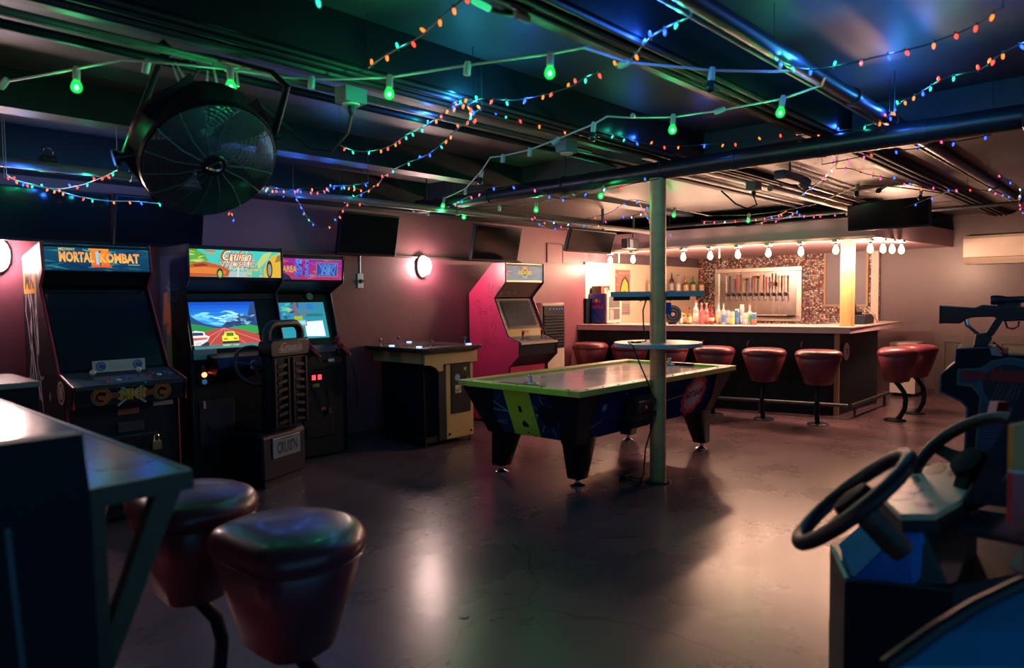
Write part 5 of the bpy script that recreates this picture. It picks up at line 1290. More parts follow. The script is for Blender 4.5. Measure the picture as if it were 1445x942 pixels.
# ================================================================== wall lamps
SCONCE_L = 190.
def sconce(x, z, lit, lab, w=SCONCE_W):
    t = thing('wall_lamp', lab, 'wall lamp', (x, YB - .03, z))
    R = lambda s, y: [(.085 * s * math.cos(a), y, .125 * s * math.sin(a)) for a in [2 * PI * k / 28 for k in range(28)]]
    MB().loft([R(1, 0), R(1, -.03), R(.86, -.04)]).build('lamp_base', M('lamp_cast', (.20, .19, .19), .4, .4), t)
    g = MB().loft([R(.78, -.04), R(.76, -.085), R(.60, -.105), R(.3, -.112)])
    g.build('lamp_glass', M('lamp_glass_lit_%d' % w, (.9, .85, .8), .3, noise=0, emit=(1, .66, .60), estr=SCONCE_L * (w / SCONCE_W)) if lit else M('lamp_glass_off', (.25, .20, .19), .15, noise=.05), t)
    c = MB(); c.tube([(0, -.04, -.105), (0, -.10, -.09), (0, -.125, -.04), (0, -.125, .04), (0, -.10, .09), (0, -.04, .105)], .004, 6)
    for zz in (-.045, .045): c.tube([(-.075, -.04, zz), (-.06, -.10, zz), (0, -.124, zz), (.06, -.10, zz), (.075, -.04, zz)], .004, 6)
    c.build('lamp_guard', DARKSTEEL if not lit else M('lamp_guard', (.45, .42, .40), .4, .5), t)
    return t
sl = sconce(0, 1.80, True, 'glowing oval wall lamp added out of view on the left wall', 36); sl.location = (-3.4, 2.9, 1.80); sl.rotation_euler.z = PI / 2  # unseen lamp, added to light the sides that face left
sl = sconce(0, 1.80, True, 'glowing oval wall lamp added out of view on the front wall behind the driving console', 8); sl.location = (5.6, -2.4, 1.85); sl.rotation_euler.z = PI  # added out of view to light the sides facing the front wall
sconce(-2.70, 1.78, True, 'glowing oval wall lamp added beyond the left edge of the view')  # unseen lamp, continues the row, added for light from the left
sconce(1.20, 1.775, True, 'glowing oval wall lamp at the far left edge, left of the cabinets')
sconce(5.09, 1.80, True, 'glowing oval wall lamp on the maroon wall over the cocktail table')
sconce(6.62, 1.80, False, 'unlit caged oval wall lamp half hidden behind the pink cabinet')
t = thing('wall_socket', 'white wall socket with black plug under the middle television', 'socket', (4.27, YB - .03, 1.63))
MB().box(-.035, .035, -.012, 0, -.075, .075).build('socket_plate', WHITEP, t, smooth=False, bevel=.003)
MB().lathe([(.022, 0), (.018, .03)], 12, (0, -.012, -.005), -Y).build('plug', RUBBER, t)
MB().tube([(0, -.006, .075), (0, -.006, .26)], .008, 6).build('cable_duct', WHITEP, t)

# ================================================================== bar bulbs
BULBM = M('filament_bulb_glow', (1, .8, .5), .3, noise=0, emit=(1, .70, .38), estr=14.)
def bar_bulb(p, lab, w=BULB_W):
    t = thing('bar_bulb', lab, 'light bulb', p, 0, 'bare bulbs over the bar')
    MB().box(-.05, .05, -.03, .03, -.028, 0).build('mount', WHITEP, t, smooth=False, bevel=.004)
    MB().lathe([(.042, -.036), (.05, -.03), (.05, -.028)], 18).build('socket_collar', WHITEP, t)
    MB().lathe([(.014, -.06), (.016, -.037)], 12).build('screw_cap', DARKSTEEL, t)
    MB().lathe([(.002, -.165), (.018, -.16), (.031, -.142), (.034, -.125), (.029, -.10), (.018, -.075), (.0135, -.058)], 16).build('bulb_glass', BULBM, t)
    lamp('bulb_light', (0, 0, -.215), w, WARM, t, .035)
sx0, sy0, sx1, sy1 = 8.585, 2.55, 8.28, 6.0
ords = ['first', 'second', 'third', 'fourth', 'fifth', 'sixth', 'seventh', 'eighth', 'ninth']
def soffit_at(px):
    d = ray(px, 355)
    # where the view direction meets the soffit front edge in plan
    k = (sx1 - sx0) / (sy1 - sy0); s = (sx0 - k * sy0) / (d.x - k * d.y)
    return Vector((d.x * s, d.y * s, 2.07))
for k, px in enumerate((862, 894, 965, 1003, 1042, 1085, 1131, 1180, 1231)):
    p = soffit_at(px); p.x -= .015
    if px == 1231: p = Vector((8.66, 2.50, 2.07))
    bar_bulb(p, '%s glowing bare bulb from the pink wall in the row along the bar soffit' % ords[k])
for k, px in enumerate((1246, 1259, 1272)):
    p = aY(px, 350, 2.47 - .05 * k); bar_bulb(Vector((p.x, p.y, 2.085)), '%s glowing bare bulb after the corner on the right side of the bar soffit' % ords[k])
a, b = soffit_at(850), soffit_at(1228)
tag(MB().tube([a + Vector((-.02, .1, -.004)), b + Vector((-.02, 0, -.004))], .007, 6).build('bulb_cable', M('white_cable', (.6, .5, .42), .4)), 'white cable running along the soffit edge between the bare bulbs', 'cable')
for k, px in enumerate((870, 1012)):
    p = soffit_at(px)
    tag(MB().cyl(p + Vector((.06, 0, -.02)), p + Vector((.06, 0, -.15)), .008, 8).build('hanging_tag', M('pale_tag', (.62, .52, .42), .4)), ['pale dangling strip near the first bar bulb', 'pale dangling strip near the fourth bar bulb'][k], 'strip')

# ================================================================== drum fan
D_ = ray(300, 230).normalized(); tow = -D_
R_ = Vector(CAMM[0]); U_ = -Vector(CAMM[1])
fn_ = (R_ * .39 - U_ * .68 + tow * .61).normalized()
pv = (R_ * .99 + U_ * .11 - tow * .51); pv = (pv - fn_ * pv.dot(fn_)).normalized()
fc = aD(286, 206, 3.06); fy_ = fn_.cross(pv).normalized()
fan = thing('drum_fan', 'large black drum fan hanging tilted from the ceiling pipe', 'fan', fc)
FR = .276
Mf = Matrix((( pv.x, fy_.x, fn_.x, 0), (pv.y, fy_.y, fn_.y, 0), (pv.z, fy_.z, fn_.z, 0), (0, 0, 0, 1)))
FANP = M('fan_black', (.012, .014, .018), .30, noise=.15)
sh = MB().lathe([(FR, -.05), (FR + .008, -.04), (FR, -.02), (FR, .09), (FR + .008, .10), (FR + .004, .12), (FR - .012, .12), (FR - .012, -.05)], 48); sh.f = sh.f[:-2] ; sh.m = sh.m[:-2]; sh.c = sh.c[:-2]
sh.xf(Mf).build('drum_shell', FANP, fan)
WIRE = M('fan_wire', (.10, .13, .14), .4, .2, noise=0)
for zz, nm in ((.125, 'front_grille'), (-.045, 'rear_grille')):
    g = MB()
    for k in range(26 if zz > 0 else 12):
        r = .05 + (FR - .055) * k / (25 if zz > 0 else 11); dome = .02 * (1 - (r / FR) ** 2) * (1 if zz > 0 else -1)
        g.tube([(r * math.cos(2 * PI * q / 40), r * math.sin(2 * PI * q / 40), zz + dome) for q in range(40)], .0021, 3, loop=True)
    for k in range(16):
        a = 2 * PI * k / 16
        g.tube([(r * math.cos(a + .25 * (1 - r / FR)), r * math.sin(a + .25 * (1 - r / FR)), zz + .02 * (1 - (r / FR) ** 2) * (1 if zz > 0 else -1)) for r in (.05, .15, .25, FR)], .0026, 4)
    g.xf(Mf).build(nm, WIRE, fan, kind='stuff')
MB().lathe([(.06, -.09), (.07, -.08), (.07, .03), (.045, .05)], 20).xf(Mf).build('motor', FANP, fan)
for k in range(4):
    b = MB(); a = 2 * PI * k / 4 + .4
    def bl(r, wd, tw): return [(r * math.cos(a) - s * wd * math.sin(a), r * math.sin(a) + s * wd * math.cos(a), s * tw + e) for s, e in ((-1, .003), (1, .003), (1, -.003), (-1, -.003))]
    b.loft([bl(.05, .05, .03), bl(.16, .10, .045), bl(.30, .12, .04)]).xf(Mf).build('blade', M('fan_blade', (.008, .011, .016), .45, spec=.3, noise=.1), fan)
MB().lathe([(.055, .128), (.058, .140), (.05, .150), (.0, .152)], 22).xf(Mf).build('badge_cap', FANP, fan)
MB().tube([Mf @ Vector((.030 * math.cos(a), .017 * math.sin(a) + .006 * math.sin(2 * a), .154)) for a in [2 * PI * k / 20 for k in range(20)]], .005, 5, loop=True).build('badge_ring', CHROME, fan)
Lp, Rp = -pv * (FR + .035), pv * (FR + .035)
Lt = aD(232, 70, 3.22) - fc; Rt = aD(384, 103, 3.03) - fc; Rt2 = aD(405, 122, 3.0) - fc
yk = MB().tube([Lp, Lp.lerp(Lt, .5), Lt, Lt.lerp(Rt, .5) + Z * .01, Rt, Rt2, Rt2.lerp(Rp, .5), Rp], .015, 10)
yk.build('yoke', FANP, fan)
kn = MB(); kn.cyl(Lp + pv * .05, Lp - pv * .02, .02, 12); kn.lathe([(.034, 0), (.034, .02)], 10, Lp - pv * .02, -pv); kn.build('pivot_knob', FANP, fan); MB().cyl(Rp - pv * .05, Rp + pv * .03, .02, 12).build('pivot_knob', FANP, fan)
top = MB(); top.tube([Lt + Z * .03 - pv * .02, Lt - Z * .03 + pv * .03], .03, 8); top.build('ceiling_clamp', FANP, fan)
tm = MB()
for px, py, qx, qy in ((243, 90, 255, 122), (248, 88, 266, 122), (293, 100, 292, 120), (300, 88, 306, 118), (331, 82, 336, 122), (318, 100, 338, 95)):
    tm.cyl(aD(px, py, 3.1) - fc, aD(qx, qy, 3.05) - fc, .005, 5)
tm.build('cable_ties', M('pale_cord', (.5, .52, .46), .5), fan)
MB().tube([aD(258, 86, 3.12) - fc, aD(272, 84, 3.1) - fc, aD(280, 100, 3.1) - fc, aD(270, 112, 3.08) - fc, aD(262, 104, 3.08) - fc], .006, 6).build('power_cord', RUBBER, fan)

# ================================================================== left foreground: wooden ended tables
TOPL = M('grey_table_laminate', (.20, .175, .19), .20, noise=.12, scale=6, coat=.2)
EDGEW = M('stained_wood_edge', (.075, .058, .036), .5, noise=.25, scale=5, stretch=(1, 6, 6))
DKB = M('dark_blue_board', (.004, .009, .017), .55, spec=.2, noise=.2, scale=5)
tb = thing('high_table', 'high laminate table with wooden edge and diagonal brace in the left foreground', 'table', (.2, 2.4, 0))
MB().box(-.55, .658, 1.625, 3.46, 1.022, 1.050).build('table_top', TOPL, tb, smooth=False, w=True, bevel=.003)
MB().box(-.55, .665, 1.605, 1.6245, 1.010, 1.0505).build('edge_board', EDGEW, tb, smooth=False, w=True)
MB().box(.658, .672, 1.625, 3.46, 1.010, 1.0505).build('edge_board', EDGEW, tb, smooth=False, w=True)
for y in (1.63, 3.40): MB().box(.452, .492, y, y + .045, 0, 1.0219).build('leg', EDGEW, tb, smooth=False, w=True)
for y in (1.632, 3.402): MB().prism([(.655, 1.021), (.60, 1.021), (.492, .74), (.492, .64)], 'y', y, y + .04).build('brace', EDGEW, tb, smooth=False, w=True)
MB().box(-.55, -.50, 1.63, 1.68, 0, 1.0219).build('leg', EDGEW, tb, smooth=False, w=True); MB().box(-.55, -.50, 3.40, 3.45, 0, 1.0219).build('leg', EDGEW, tb, smooth=False, w=True)
pn = thing('end_panel', 'tall dark board standing against the near end of the foreground table', 'board', (.1, 1.57, 0))
q0, q1, q2 = aY(104, 607, 1.60), aY(115, 690, 1.60), aY(128, 942, 1.60)
MB().prism([(-.55, 0), (q2.x + .008, 0), (q2.x, q2.z), (q1.x, q1.z), (q0.x, q0.z), (-.55, q0.z)], 'y', 1.545, 1.602).build('board_face', DKB, pn, smooth=False, w=True)
sA, sB = aY(11, 745, 1.543), aY(33, 942, 1.543)
MB().prism([(sA.x - .006, sA.z), (sA.x + .004, sA.z), (sB.x + .004, sB.z), (sB.x - .006, sB.z)], 'y', 1.541, 1.546).build('edge_strip', M('blue_grey_strip', (.05, .075, .11), .4), pn, smooth=False, w=True)
t2 = thing('high_table', 'second high laminate table farther back at the left edge, by the cabinet', 'table', (.4, 4.35, 0))
MB().box(-.5, .96, 4.06, 4.66, 1.022, 1.05).build('table_top', TOPL, t2, smooth=False, w=True, bevel=.003)
MB().box(-.5, .95, 4.07, 4.65, .60, 1.0219).build('side_panel', DKB, t2, smooth=False, w=True)
for x, y in ((-.45, 4.1), (.88, 4.1), (-.45, 4.58), (.88, 4.58)): MB().box(x, x + .05, y, y + .05, 0, .599).build('leg', EDGEW, t2, smooth=False, w=True)

# ================================================================== right foreground: twin driving console
dc = thing('driving_console', 'dark driving console with blue panels and cream deck, right foreground', 'arcade cabinet', (2.6, .35, 0))
BLUEP = M('console_blue', (.02, .22, .85), .5, spec=.25, noise=.15)
BLUEP2 = M('console_blue_grey', (.02, .13, .36), .45, spec=.3, noise=.3, scale=9)
DECK = M('cream_deck', (.86, .62, .36), .36, noise=.12, scale=4, coat=.3)
CONS = M('console_black', (.010, .012, .018), .42, noise=.2)
a0, a1 = aZ(1192, 820, .645), aZ(1345, 834, .645)
MB().prism([(a0.x, a0.y), (a1.x, a1.y), (2.55, .18), (3.5, .0), (3.4, .56), (2.27, .76)], 'z', 0, .66).build('console_base', CONS, dc, smooth=False, w=True)
L = [aZ(1182.6, 768, .71), aZ(1205, 814, .668), aZ(1281, 740, .80), aZ(1246, 712, .815)]
Rr = [aZ(1207, 815, .667), aZ(1288, 824, .662), aZ(1314, 801, .69), aZ(1300, 740, .80), aZ(1283, 741, .80)]
def slab(P, mat, name, th=.012):
    n = (P[1] - P[0]).cross(P[2] - P[0]).normalized()
    if n.dot(Vector((0, 0, EYE)) - P[0]) < 0: n = -n
    return MB().loft([[p - n * th for p in P], P]).build(name, mat, dc, smooth=False, w=True)
slab(L, BLUEP2, 'blue_panel'); slab(Rr, BLUEP, 'blue_panel')
low = [Vector((p.x, p.y, .64)) for p in L[:2] + Rr[1:3]]
core = [p - Vector((0, 0, .016)) for p in L + Rr]
MB().hull([p + Vector((.012, -.004, 0)) for p in core] + [Vector((a0.x, a0.y, .64)), Vector((a1.x, a1.y, .64)), Vector((2.5, .66, .64)), Vector((2.5, .66, .78)), Vector((2.45, .40, .64)), Vector((2.45, .40, .78))]).build('console_core', CONS, dc, smooth=False, w=True)
lp = [aZ(1176, 775, .69), aZ(1196, 818, .66)]
MB().cyl(lp[0], lp[1], .008, 8).build('edge_trim', M('edge_alloy', (.45, .36, .32), .35, .5), dc, w=True)
MB().cyl(aZ(1196, 818, .66), aZ(1345, 833, .655), .006, 8).build('edge_trim', DARKSTEEL, dc, w=True)
dk = [aZ(1232, 688, .85), aZ(1270.5, 725, .85), aZ(1321, 725, .85), aZ(1358, 704, .85), aZ(1391, 645, .85), aZ(1352, 650, .85), aZ(1298.5, 659, .85)]
MB().prism([(p.x, p.y) for p in dk], 'z', .832, .85).build('deck', DECK, dc, smooth=False, w=True, bevel=.003)
MB().prism([(p.x + .004, p.y - .004) for p in dk], 'z', .80, .8315).build('deck_edge', CONS, dc, smooth=False, w=True)
A = Art((0, 0, .85), X, Y)
def blob(px, py, r1, r2, col, seed, l=0):
    c = aZ(px, py, .85); R = random.Random(seed)
    A.poly([(c.x + r1 * math.cos(2 * PI * k / 14) * R.uniform(.75, 1.2), c.y + r2 * 1.5 * math.sin(2 * PI * k / 14) * R.uniform(.75, 1.2)) for k in range(14)], col, l)
blob(1262, 697, .075, .035, (.01, .05, .22), 1); blob(1279, 690, .05, .03, (.01, .03, .18), 2, 1); blob(1304, 711, .026, .018, (.01, .04, .25), 3); blob(1281, 677, .075, .020, (.10, .14, .02), 4); blob(1322, 661, .10, .018, (.10, .14, .02), 5); blob(1350, 664, .09, .012, (.16, .12, .10), 6)
A.build('deck_print', dc, w=True)
def wheel(c, n, R, name='steering_wheel'):
    n = Vector(n).normalized(); u = n.cross(Vector((.3, .2, 1))).normalized(); v = n.cross(u)
    w_ = MB().tube(arc(c, R, 0, 2 * PI, 36, u, v)[:-1], .019, 10, loop=True).build(name, RUBBER, dc, w=True)
    s_ = MB()
    for a in (PI * .5, PI * 1.17, PI * 1.83):
        d = u * math.cos(a) + v * math.sin(a); e = n.cross(d)
        s_.loft([[c - n * .012 + d * r + e * w2 * q + n * t for q, t in ((-1, -.006), (1, -.006), (1, .006), (-1, .006))] for r, w2 in ((.03, .030), (.10, .020), (R - .005, .017))])
    s_.lathe([(.05, -.03), (.055, -.01), (.05, .012), (.02, .018)], 18, c, n)
    s_.build('wheel_spokes', M('spoke_black', (.004, .006, .010), .7, spec=.1), dc, w=True)
    MB().lathe([(.028, -.17), (.034, -.14), (.034, -.02)], 14, c, n).build('steering_column', M('column_grey', (.03, .034, .036), .5), dc, w=True)
wheel(aD(1203, 704, 1.80), (-.17, .60, .66), .172)
wheel(aD(1366, 652, 2.16), (-.50, .50, .70), .185)
h0, h1 = aZ(1362, 709, .85), aZ(1445, 545, 1.15)
o1 = Vector((.62, -.36, 0)); dn = Vector((.04, -.16, 0))
MB().hull([h0, h1, h0 + o1, h1 + o1, h0 + dn, h1 + dn, h0 + o1 + dn, h1 + o1 + dn, h1 + Z * .2 + o1 * .4, h1 + Z * .2 + o1]).build('monitor_hood', M('hood_navy', (.011, .015, .024), .5, noise=.15), dc, smooth=False, w=True)
lg = [aZ(1314, 737, .80), aZ(1352, 714, .80), aZ(1470, 732, .80), aZ(1470, 768, .80)]
MB().prism([(p.x, p.y) for p in lg], 'z', .785, .80).build('ledge', M('ledge_dark', (.03, .035, .045), .18, noise=.1), dc, smooth=False, w=True)
MB().cyl(lg[0], lg[1], .006, 8).build('edge_trim', MATS['edge_alloy'], dc, w=True)
sp_ = [aD(1431, 600, 1.72), aD(1460, 594, 1.72), aD(1460, 748, 1.72), aD(1428, 738, 1.72)]
sw = lambda a, b, f: a.lerp(b, f)
for f0, f1, nm, col in ((0, .46, 'yellow_side_panel', (.40, .22, .03)), (.46, .49, 'white_side_band', (.5, .45, .42)), (.49, 1, 'red_side_panel', (.34, .02, .03))):
    P = [sw(sp_[0], sp_[3], f0), sw(sp_[1], sp_[2], f0), sw(sp_[1], sp_[2], f1), sw(sp_[0], sp_[3], f1)]
    slab(P, M(nm, col, .35, noise=.06), nm, .02)
rp = [aD(1409, 567, 2.3), aD(1424, 567, 2.3), aD(1419, 600, 2.3), aD(1401, 597, 2.3)]
slab(rp, M('red_pad', (.25, .035, .05), .4, noise=.1), 'red_side_pad', .04)
# blue moulded car nose of the next ride, lowest right corner
cn = thing('kiddie_ride_car', 'glossy blue moulded car nose in the lowest right corner', 'ride', (1.95, -.05, 0))
P = [aD(1262, 942, 1.32), aD(1330, 892, 1.36), aD(1385, 858, 1.40), aD(1460, 822, 1.44)]
off = Vector((.25, -.35, .02)); 
MB().hull(P + [p + off for p in P] + [Vector((p.x, p.y, .05)) for p in P] + [Vector(((p + off).x, (p + off).y, .05)) for p in P]).build('car_body', M('glossy_blue_gelcoat', (.015, .24, .52), .2, noise=.25, scale=4, coat=.6), cn, smooth=False, w=True, bevel=.03)
MB().tube([p + Vector((-.012, .012, .004)) for p in P], .014, 8).build('body_seam', RUBBER, cn, w=True)
MB().hull([aD(1423, 800, 1.5), aD(1432, 782, 1.5), aD(1444, 776, 1.5), aD(1440, 806, 1.5), aD(1423, 800, 1.56), aD(1444, 776, 1.56), aD(1440, 812, 1.56)]).build('tan_grip', M('tan_grip', (.35, .20, .10), .5), cn, smooth=False, w=True)

# ================================================================== rifle cabinet
GPH = math.radians(35)
gl = fwd * 4.2 + rgt * 2.706
gc = thing('rifle_cabinet', 'dark teal hunting arcade cabinet with mounted black rifle at the right', 'arcade cabinet', (gl.x, gl.y, 0), math.atan2(-.733, .68) - GPH)
def gp(px, py):
    r = (px - 722.5) / F_PX; x = (r * 4.2 - 2.706) / (math.cos(GPH) + r * math.sin(GPH))
    return (x, EYE - (py - 414.6) / F_PX * (4.2 - x * math.sin(GPH)))
GB = M('teal_black_laminate', (.006, .011, .018), .6, spec=.08, noise=.2)
prof = [(0, 0), gp(1365, 640), gp(1367, 576), gp(1358, 566), gp(1328, 552), gp(1329, 528), gp(1349, 512), gp(1350, 492), gp(1400, 490), gp(1413, 500), (.85, 1.075), (.85, 0)]
MB().prism(prof, 'y', 0, .62).build('cabinet_body', GB, gc, smooth=False, bevel=.004)
MB().tube([(q[0], -.002, q[1]) for q in prof[1:10]], .006, 6).build('edge_moulding', M('blue_moulding', (.06, .08, .13), .3), gc)
MB().prism([gp(1397, 490), gp(1405, 490), gp(1416, 503), gp(1400, 501)], 'y', -.012, .3).build('chrome_corner', M('pale_corner', (.20, .19, .23), .4), gc, smooth=False)
MB().box(.2, .85, .0, .62, 1.0755, 1.085).build('top_edge', M('tan_edge', (.32, .24, .12), .4), gc, smooth=False)
A = Art((0, 0, 0), X, Z, .001)
def ga(*q): return [gp(a, b) for a, b in q]
TE = (.03, .10, .07)
A.poly(ga((1352, 520), (1385, 519), (1400, 509), (1425, 504), (1450, 508), (1500, 515), (1500, 640), (1378, 645), (1384, 560), (1372, 546), (1351, 543)), TE, 0)
A.poly(ga((1355, 523), (1386, 522), (1402, 512), (1425, 508), (1450, 512), (1500, 519), (1500, 640), (1382, 645), (1388, 558), (1375, 541), (1354, 540)), (.012, .035, .09), 1)
A.disc(*gp(1425, 545), .155, (.02, .07, .12), 2, n=24); A.disc(*gp(1425, 545), .125, (.006, .014, .03), 3, n=24)
for k in range(9): A.line([gp(1400 + 6 * k, 568 - 2 * (k % 3)), gp(1412 + 5 * k, 540 + 3 * (k % 4))], .008, (.03, .05, .06), 4)
A.text('Buck', *gp(1360, 535), *gp(1396, 523), (.20, .012, .018), 5, .05); A.text('Hunter', *gp(1402, 539), *gp(1458, 522), (.22, .012, .018), 5, .05)
A.rect(*gp(1397, 536), *gp(1450, 524), (.10, .02, .04), 4)
for k in range(14): A.line([gp(1389, 578 + 4.4 * k), gp(1440 - (k % 3) * 9, 578 + 4.4 * k)], .005, (.03, .07, .16), 4)
A.build('side_print', gc)
GBLK = M('rifle_black', (.014, .016, .02), .38, noise=.15)
G = lambda q: [gp(a, b) for a, b in q]
rf = MB().prism(G([(1327, 431), (1374, 434.5), (1384, 430.5), (1408, 432), (1445, 434), (1520, 434), (1520, 452), (1416, 455), (1400, 448), (1372, 448.5), (1361, 451), (1353, 457.5), (1323, 456.5)]), 'y', .13, .17).build('rifle', GBLK, gc, bevel=.008, smooth=False)
MB().prism(G([(1404, 449), (1416, 452), (1402, 474), (1394, 480), (1388, 474)]), 'y', .13, .17).build('pistol_grip', GBLK, rf, smooth=False, bevel=.006)
MB().lathe([(.026, 0), (.030, .02), (.026, .06), (.020, .08), (.020, .16), (.03, .20), (.03, .28)], 16, (gp(1396, 424)[0], .15, gp(1396, 424)[1]), (1, 0, .02)).build('scope', GBLK, rf)
MB().box(gp(1406, 433)[0], gp(1440, 433)[0], .14, .16, gp(1412, 433)[1], gp(1412, 424)[1]).build('scope_mount', GBLK, rf, smooth=False)
MB().tube([Vector((q[0], .15, q[1])) for q in G([(1418, 455), (1421, 464), (1430, 466), (1437, 462), (1438, 455)])], .006, 6).build('trigger_guard', GBLK, rf)
MB().cyl((gp(1520, 440)[0], .15, gp(1520, 440)[1]), (gp(1620, 440)[0], .15, gp(1620, 440)[1]), .016, 10).build('barrel', GBLK, rf)
bt = MB().box(gp(1322.5, 0)[0], gp(1326.5, 0)[0], .128, .172, gp(1324, 457)[1], gp(1324, 431)[1]).build('butt_pad', RUBBER, rf, smooth=False)
ym = MB(); ym.tube([Vector((q[0], .15, q[1])) for q in G([(1361, 452), (1363, 460), (1372, 468), (1380, 474)])], .011, 8); ym.tube([Vector((q[0], .15, q[1])) for q in G([(1405, 458), (1395, 468), (1388, 476)])], .009, 8); ym.build('mount_rods', CHROME, gc)
MB().prism(G([(1376, 472), (1392, 470), (1400, 480), (1392, 491), (1372, 491)]), 'y', .09, .21).build('gun_mount', GBLK, gc, smooth=False, bevel=.008)

# ================================================================== string lights
def emis(n, c, s): return M(n, tuple(q * .6 for q in c), .3, noise=0, emit=c, estr=s)
MINI = {}
for nm, c, s in (('red', (1., .05, .025), 2.6), ('orange', (1., .16, .02), 2.2), ('blue', (.012, .06, 1.), 5.), ('teal', (.03, .75, .48), 1.5), ('pink', (1., .05, .26), 2.6), ('white', (.45, .70, 1.), 2.2)):
    b = MB().lathe([(.0035, -.036), (.007, -.030), (.009, -.020), (.0075, -.008), (.004, -.004)], 8)
    b.lathe([(.0055, -.006), (.0055, .014)], 6, mi=1)
    MINI[nm] = b.mesh('light_bulb', [emis('mini_' + nm, c, s), M('bulb_socket_green', (.02, .06, .04), .5)])
NEAR = ['red', 'orange', 'blue', 'teal', 'red', 'orange', 'blue', 'orange', 'red', 'teal']
FAR = ['pink', 'blue', 'pink', 'red', 'white', 'pink', 'blue', 'orange']
WIREM = M('dark_green_wire', (.02, .035, .03), .5, noise=0)
WIREW = M('white_wire', (.32, .34, .32), .5, noise=0)
def mini(label, px, z, n, pal, seed, wire=None, sc=1., ups=.25, group='coloured mini lights on the ceiling'):
    """a wire with n small bulbs; px: picture columns/rows of its course, z: its height (number or list)"""
    R = random.Random(seed)
    zs = z if isinstance(z, (list, tuple)) else [z] * len(px)
    P = [aZ(a, b, q) for (a, b), q in zip(px, zs)]
    # smooth course
    C = []
    for i in range(len(P) - 1):
        p0, p1, p2, p3 = P[max(i - 1, 0)], P[i], P[i + 1], P[min(i + 2, len(P) - 1)]
        for k in range(6):
            t = k / 6
            C.append(.5 * ((2 * p1) + (p2 - p0) * t + (2 * p0 - 5 * p1 + 4 * p2 - p3) * t * t + (3 * p1 - p0 - 3 * p2 + p3) * t ** 3))
    C.append(P[-1])
    t = thing('string_lights', label, 'string lights', P[0], 0, group)
    wr = MB().tube(C, .0035, 5)
    for q in (C[0], C[-1]): wr.tube([q, Vector((q.x, q.y, CEIL - .003))], .0018, 4)
    wr.build('wire', wire or WIREM, t, w=True)
    # even spacing in the picture plane of the course is not needed: space along the wire
    L = [0]
    for a, b in zip(C, C[1:]): L.append(L[-1] + (b - a).length)
    for k in range(n):
        s = L[-1] * (k + .5 + R.uniform(-.25, .25)) / n
        i = next(j for j in range(len(L) - 1) if L[j + 1] >= s); q = C[i].lerp(C[i + 1], (s - L[i]) / max(1e-6, L[i + 1] - L[i]))
        o = piece(MINI[pal[(k + R.randint(0, 2)) % len(pal)]], 'light_bulb', t, q - P[0])
        up = R.random() < ups
        if pal is NEAR and o.data in (MINI['blue'], MINI['teal']):
            bl = o.data is MINI['blue']
            lamp('bulb_light', q - P[0] + Vector((0, 0, .035)), (1.7 if bl else .40) * (.3 if seed in (3, 33, 4, 5, 7, 11) else 1), (.03, .16, 1.) if bl else (.04, .9, .6), t, .012)
        o.rotation_euler = (R.uniform(-.5, .5) + (PI * .85 if up else 0), R.uniform(-.5, .5), R.uniform(0, 6)); o.scale = (sc * .70,) * 3
    return t
mini('string of coloured lights drooping at the far left under the black pipe, upper loop', [(9, 246), (30, 257), (75, 266), (110, 262), (140, 252), (166, 240)], 2.22, 12, NEAR, 1, WIREW)
mini('string of coloured lights at the far left, long lower loop running behind the fan', [(6, 250), (40, 259), (75, 267), (110, 277), (150, 283), (190, 284), (232, 288)], 2.18, 13, NEAR, 2, WIREW)
mini('cluster of coloured lights right of the hanging fan, upper strand', [(352, 262), (370, 266), (395, 268), (420, 268), (450, 270), (478, 262), (512, 268)], [2.30, 2.30, 2.29, 2.3, 2.3, 2.31, 2.31], 17, NEAR, 3)
mini('second strand tangled in the cluster right of the hanging fan', [(356, 270), (372, 262), (400, 274), (425, 266), (455, 265), (490, 262), (520, 258)], 2.30, 15, NEAR, 33)
mini('short tail of coloured lights dangling below the hanging fan', [(330, 270), (323, 280), (322, 295), (332, 312)], [2.24, 2.20, 2.15, 2.10], 6, NEAR, 4)
mini('drooping loop of coloured lights over the purple marquee', [(414, 272), (425, 292), (438, 312), (455, 321), (472, 314), (484, 296), (496, 284), (520, 290)], [2.26, 2.20, 2.14, 2.11, 2.13, 2.19, 2.22, 2.22], 11, NEAR, 5)
mini('strand of coloured lights rising from the fan towards the beam, upper one', [(480, 205), (500, 213), (525, 213), (550, 206), (575, 190), (600, 178), (625, 160), (650, 140), (668, 140)], 2.42, 16, NEAR, 6)
mini('strand of coloured lights rising from the back wall to the beam, lower one', [(480, 285), (505, 276), (530, 262), (545, 246), (570, 232), (600, 220), (625, 202), (645, 182), (668, 165)], [2.30, 2.32, 2.34, 2.36, 2.38, 2.40, 2.42, 2.43, 2.43], 17, NEAR, 7)
mini('strand of coloured lights slanting up to the top edge of the picture left of centre', [(520, 96), (535, 84), (553, 73), (575, 62), (600, 46), (625, 22), (650, 2), (670, -12)], 2.44, 8, NEAR, 8)
mini('strand of coloured lights from the middle beam towards the white socket cord', [(655, 150), (680, 140), (720, 142), (755, 137), (800, 124), (830, 108), (850, 101), (888, 84), (910, 60), (935, 42), (975, 24)], 2.43, 18, NEAR, 9)
mini('tangle of coloured lights hanging at the middle beam', [(640, 152), (655, 146), (668, 158), (664, 170), (672, 178), (664, 166), (680, 152)], [2.42, 2.40, 2.38, 2.35, 2.32, 2.36, 2.42], 11, NEAR, 10)
mini('strand of coloured lights running above the thick black pipe', [(690, 152), (735, 168), (790, 182), (830, 188), (865, 190), (905, 202), (950, 206), (1000, 204), (1060, 199), (1120, 192), (1190, 184), (1240, 172), (1262, 152)], 2.47, 26, NEAR, 11)
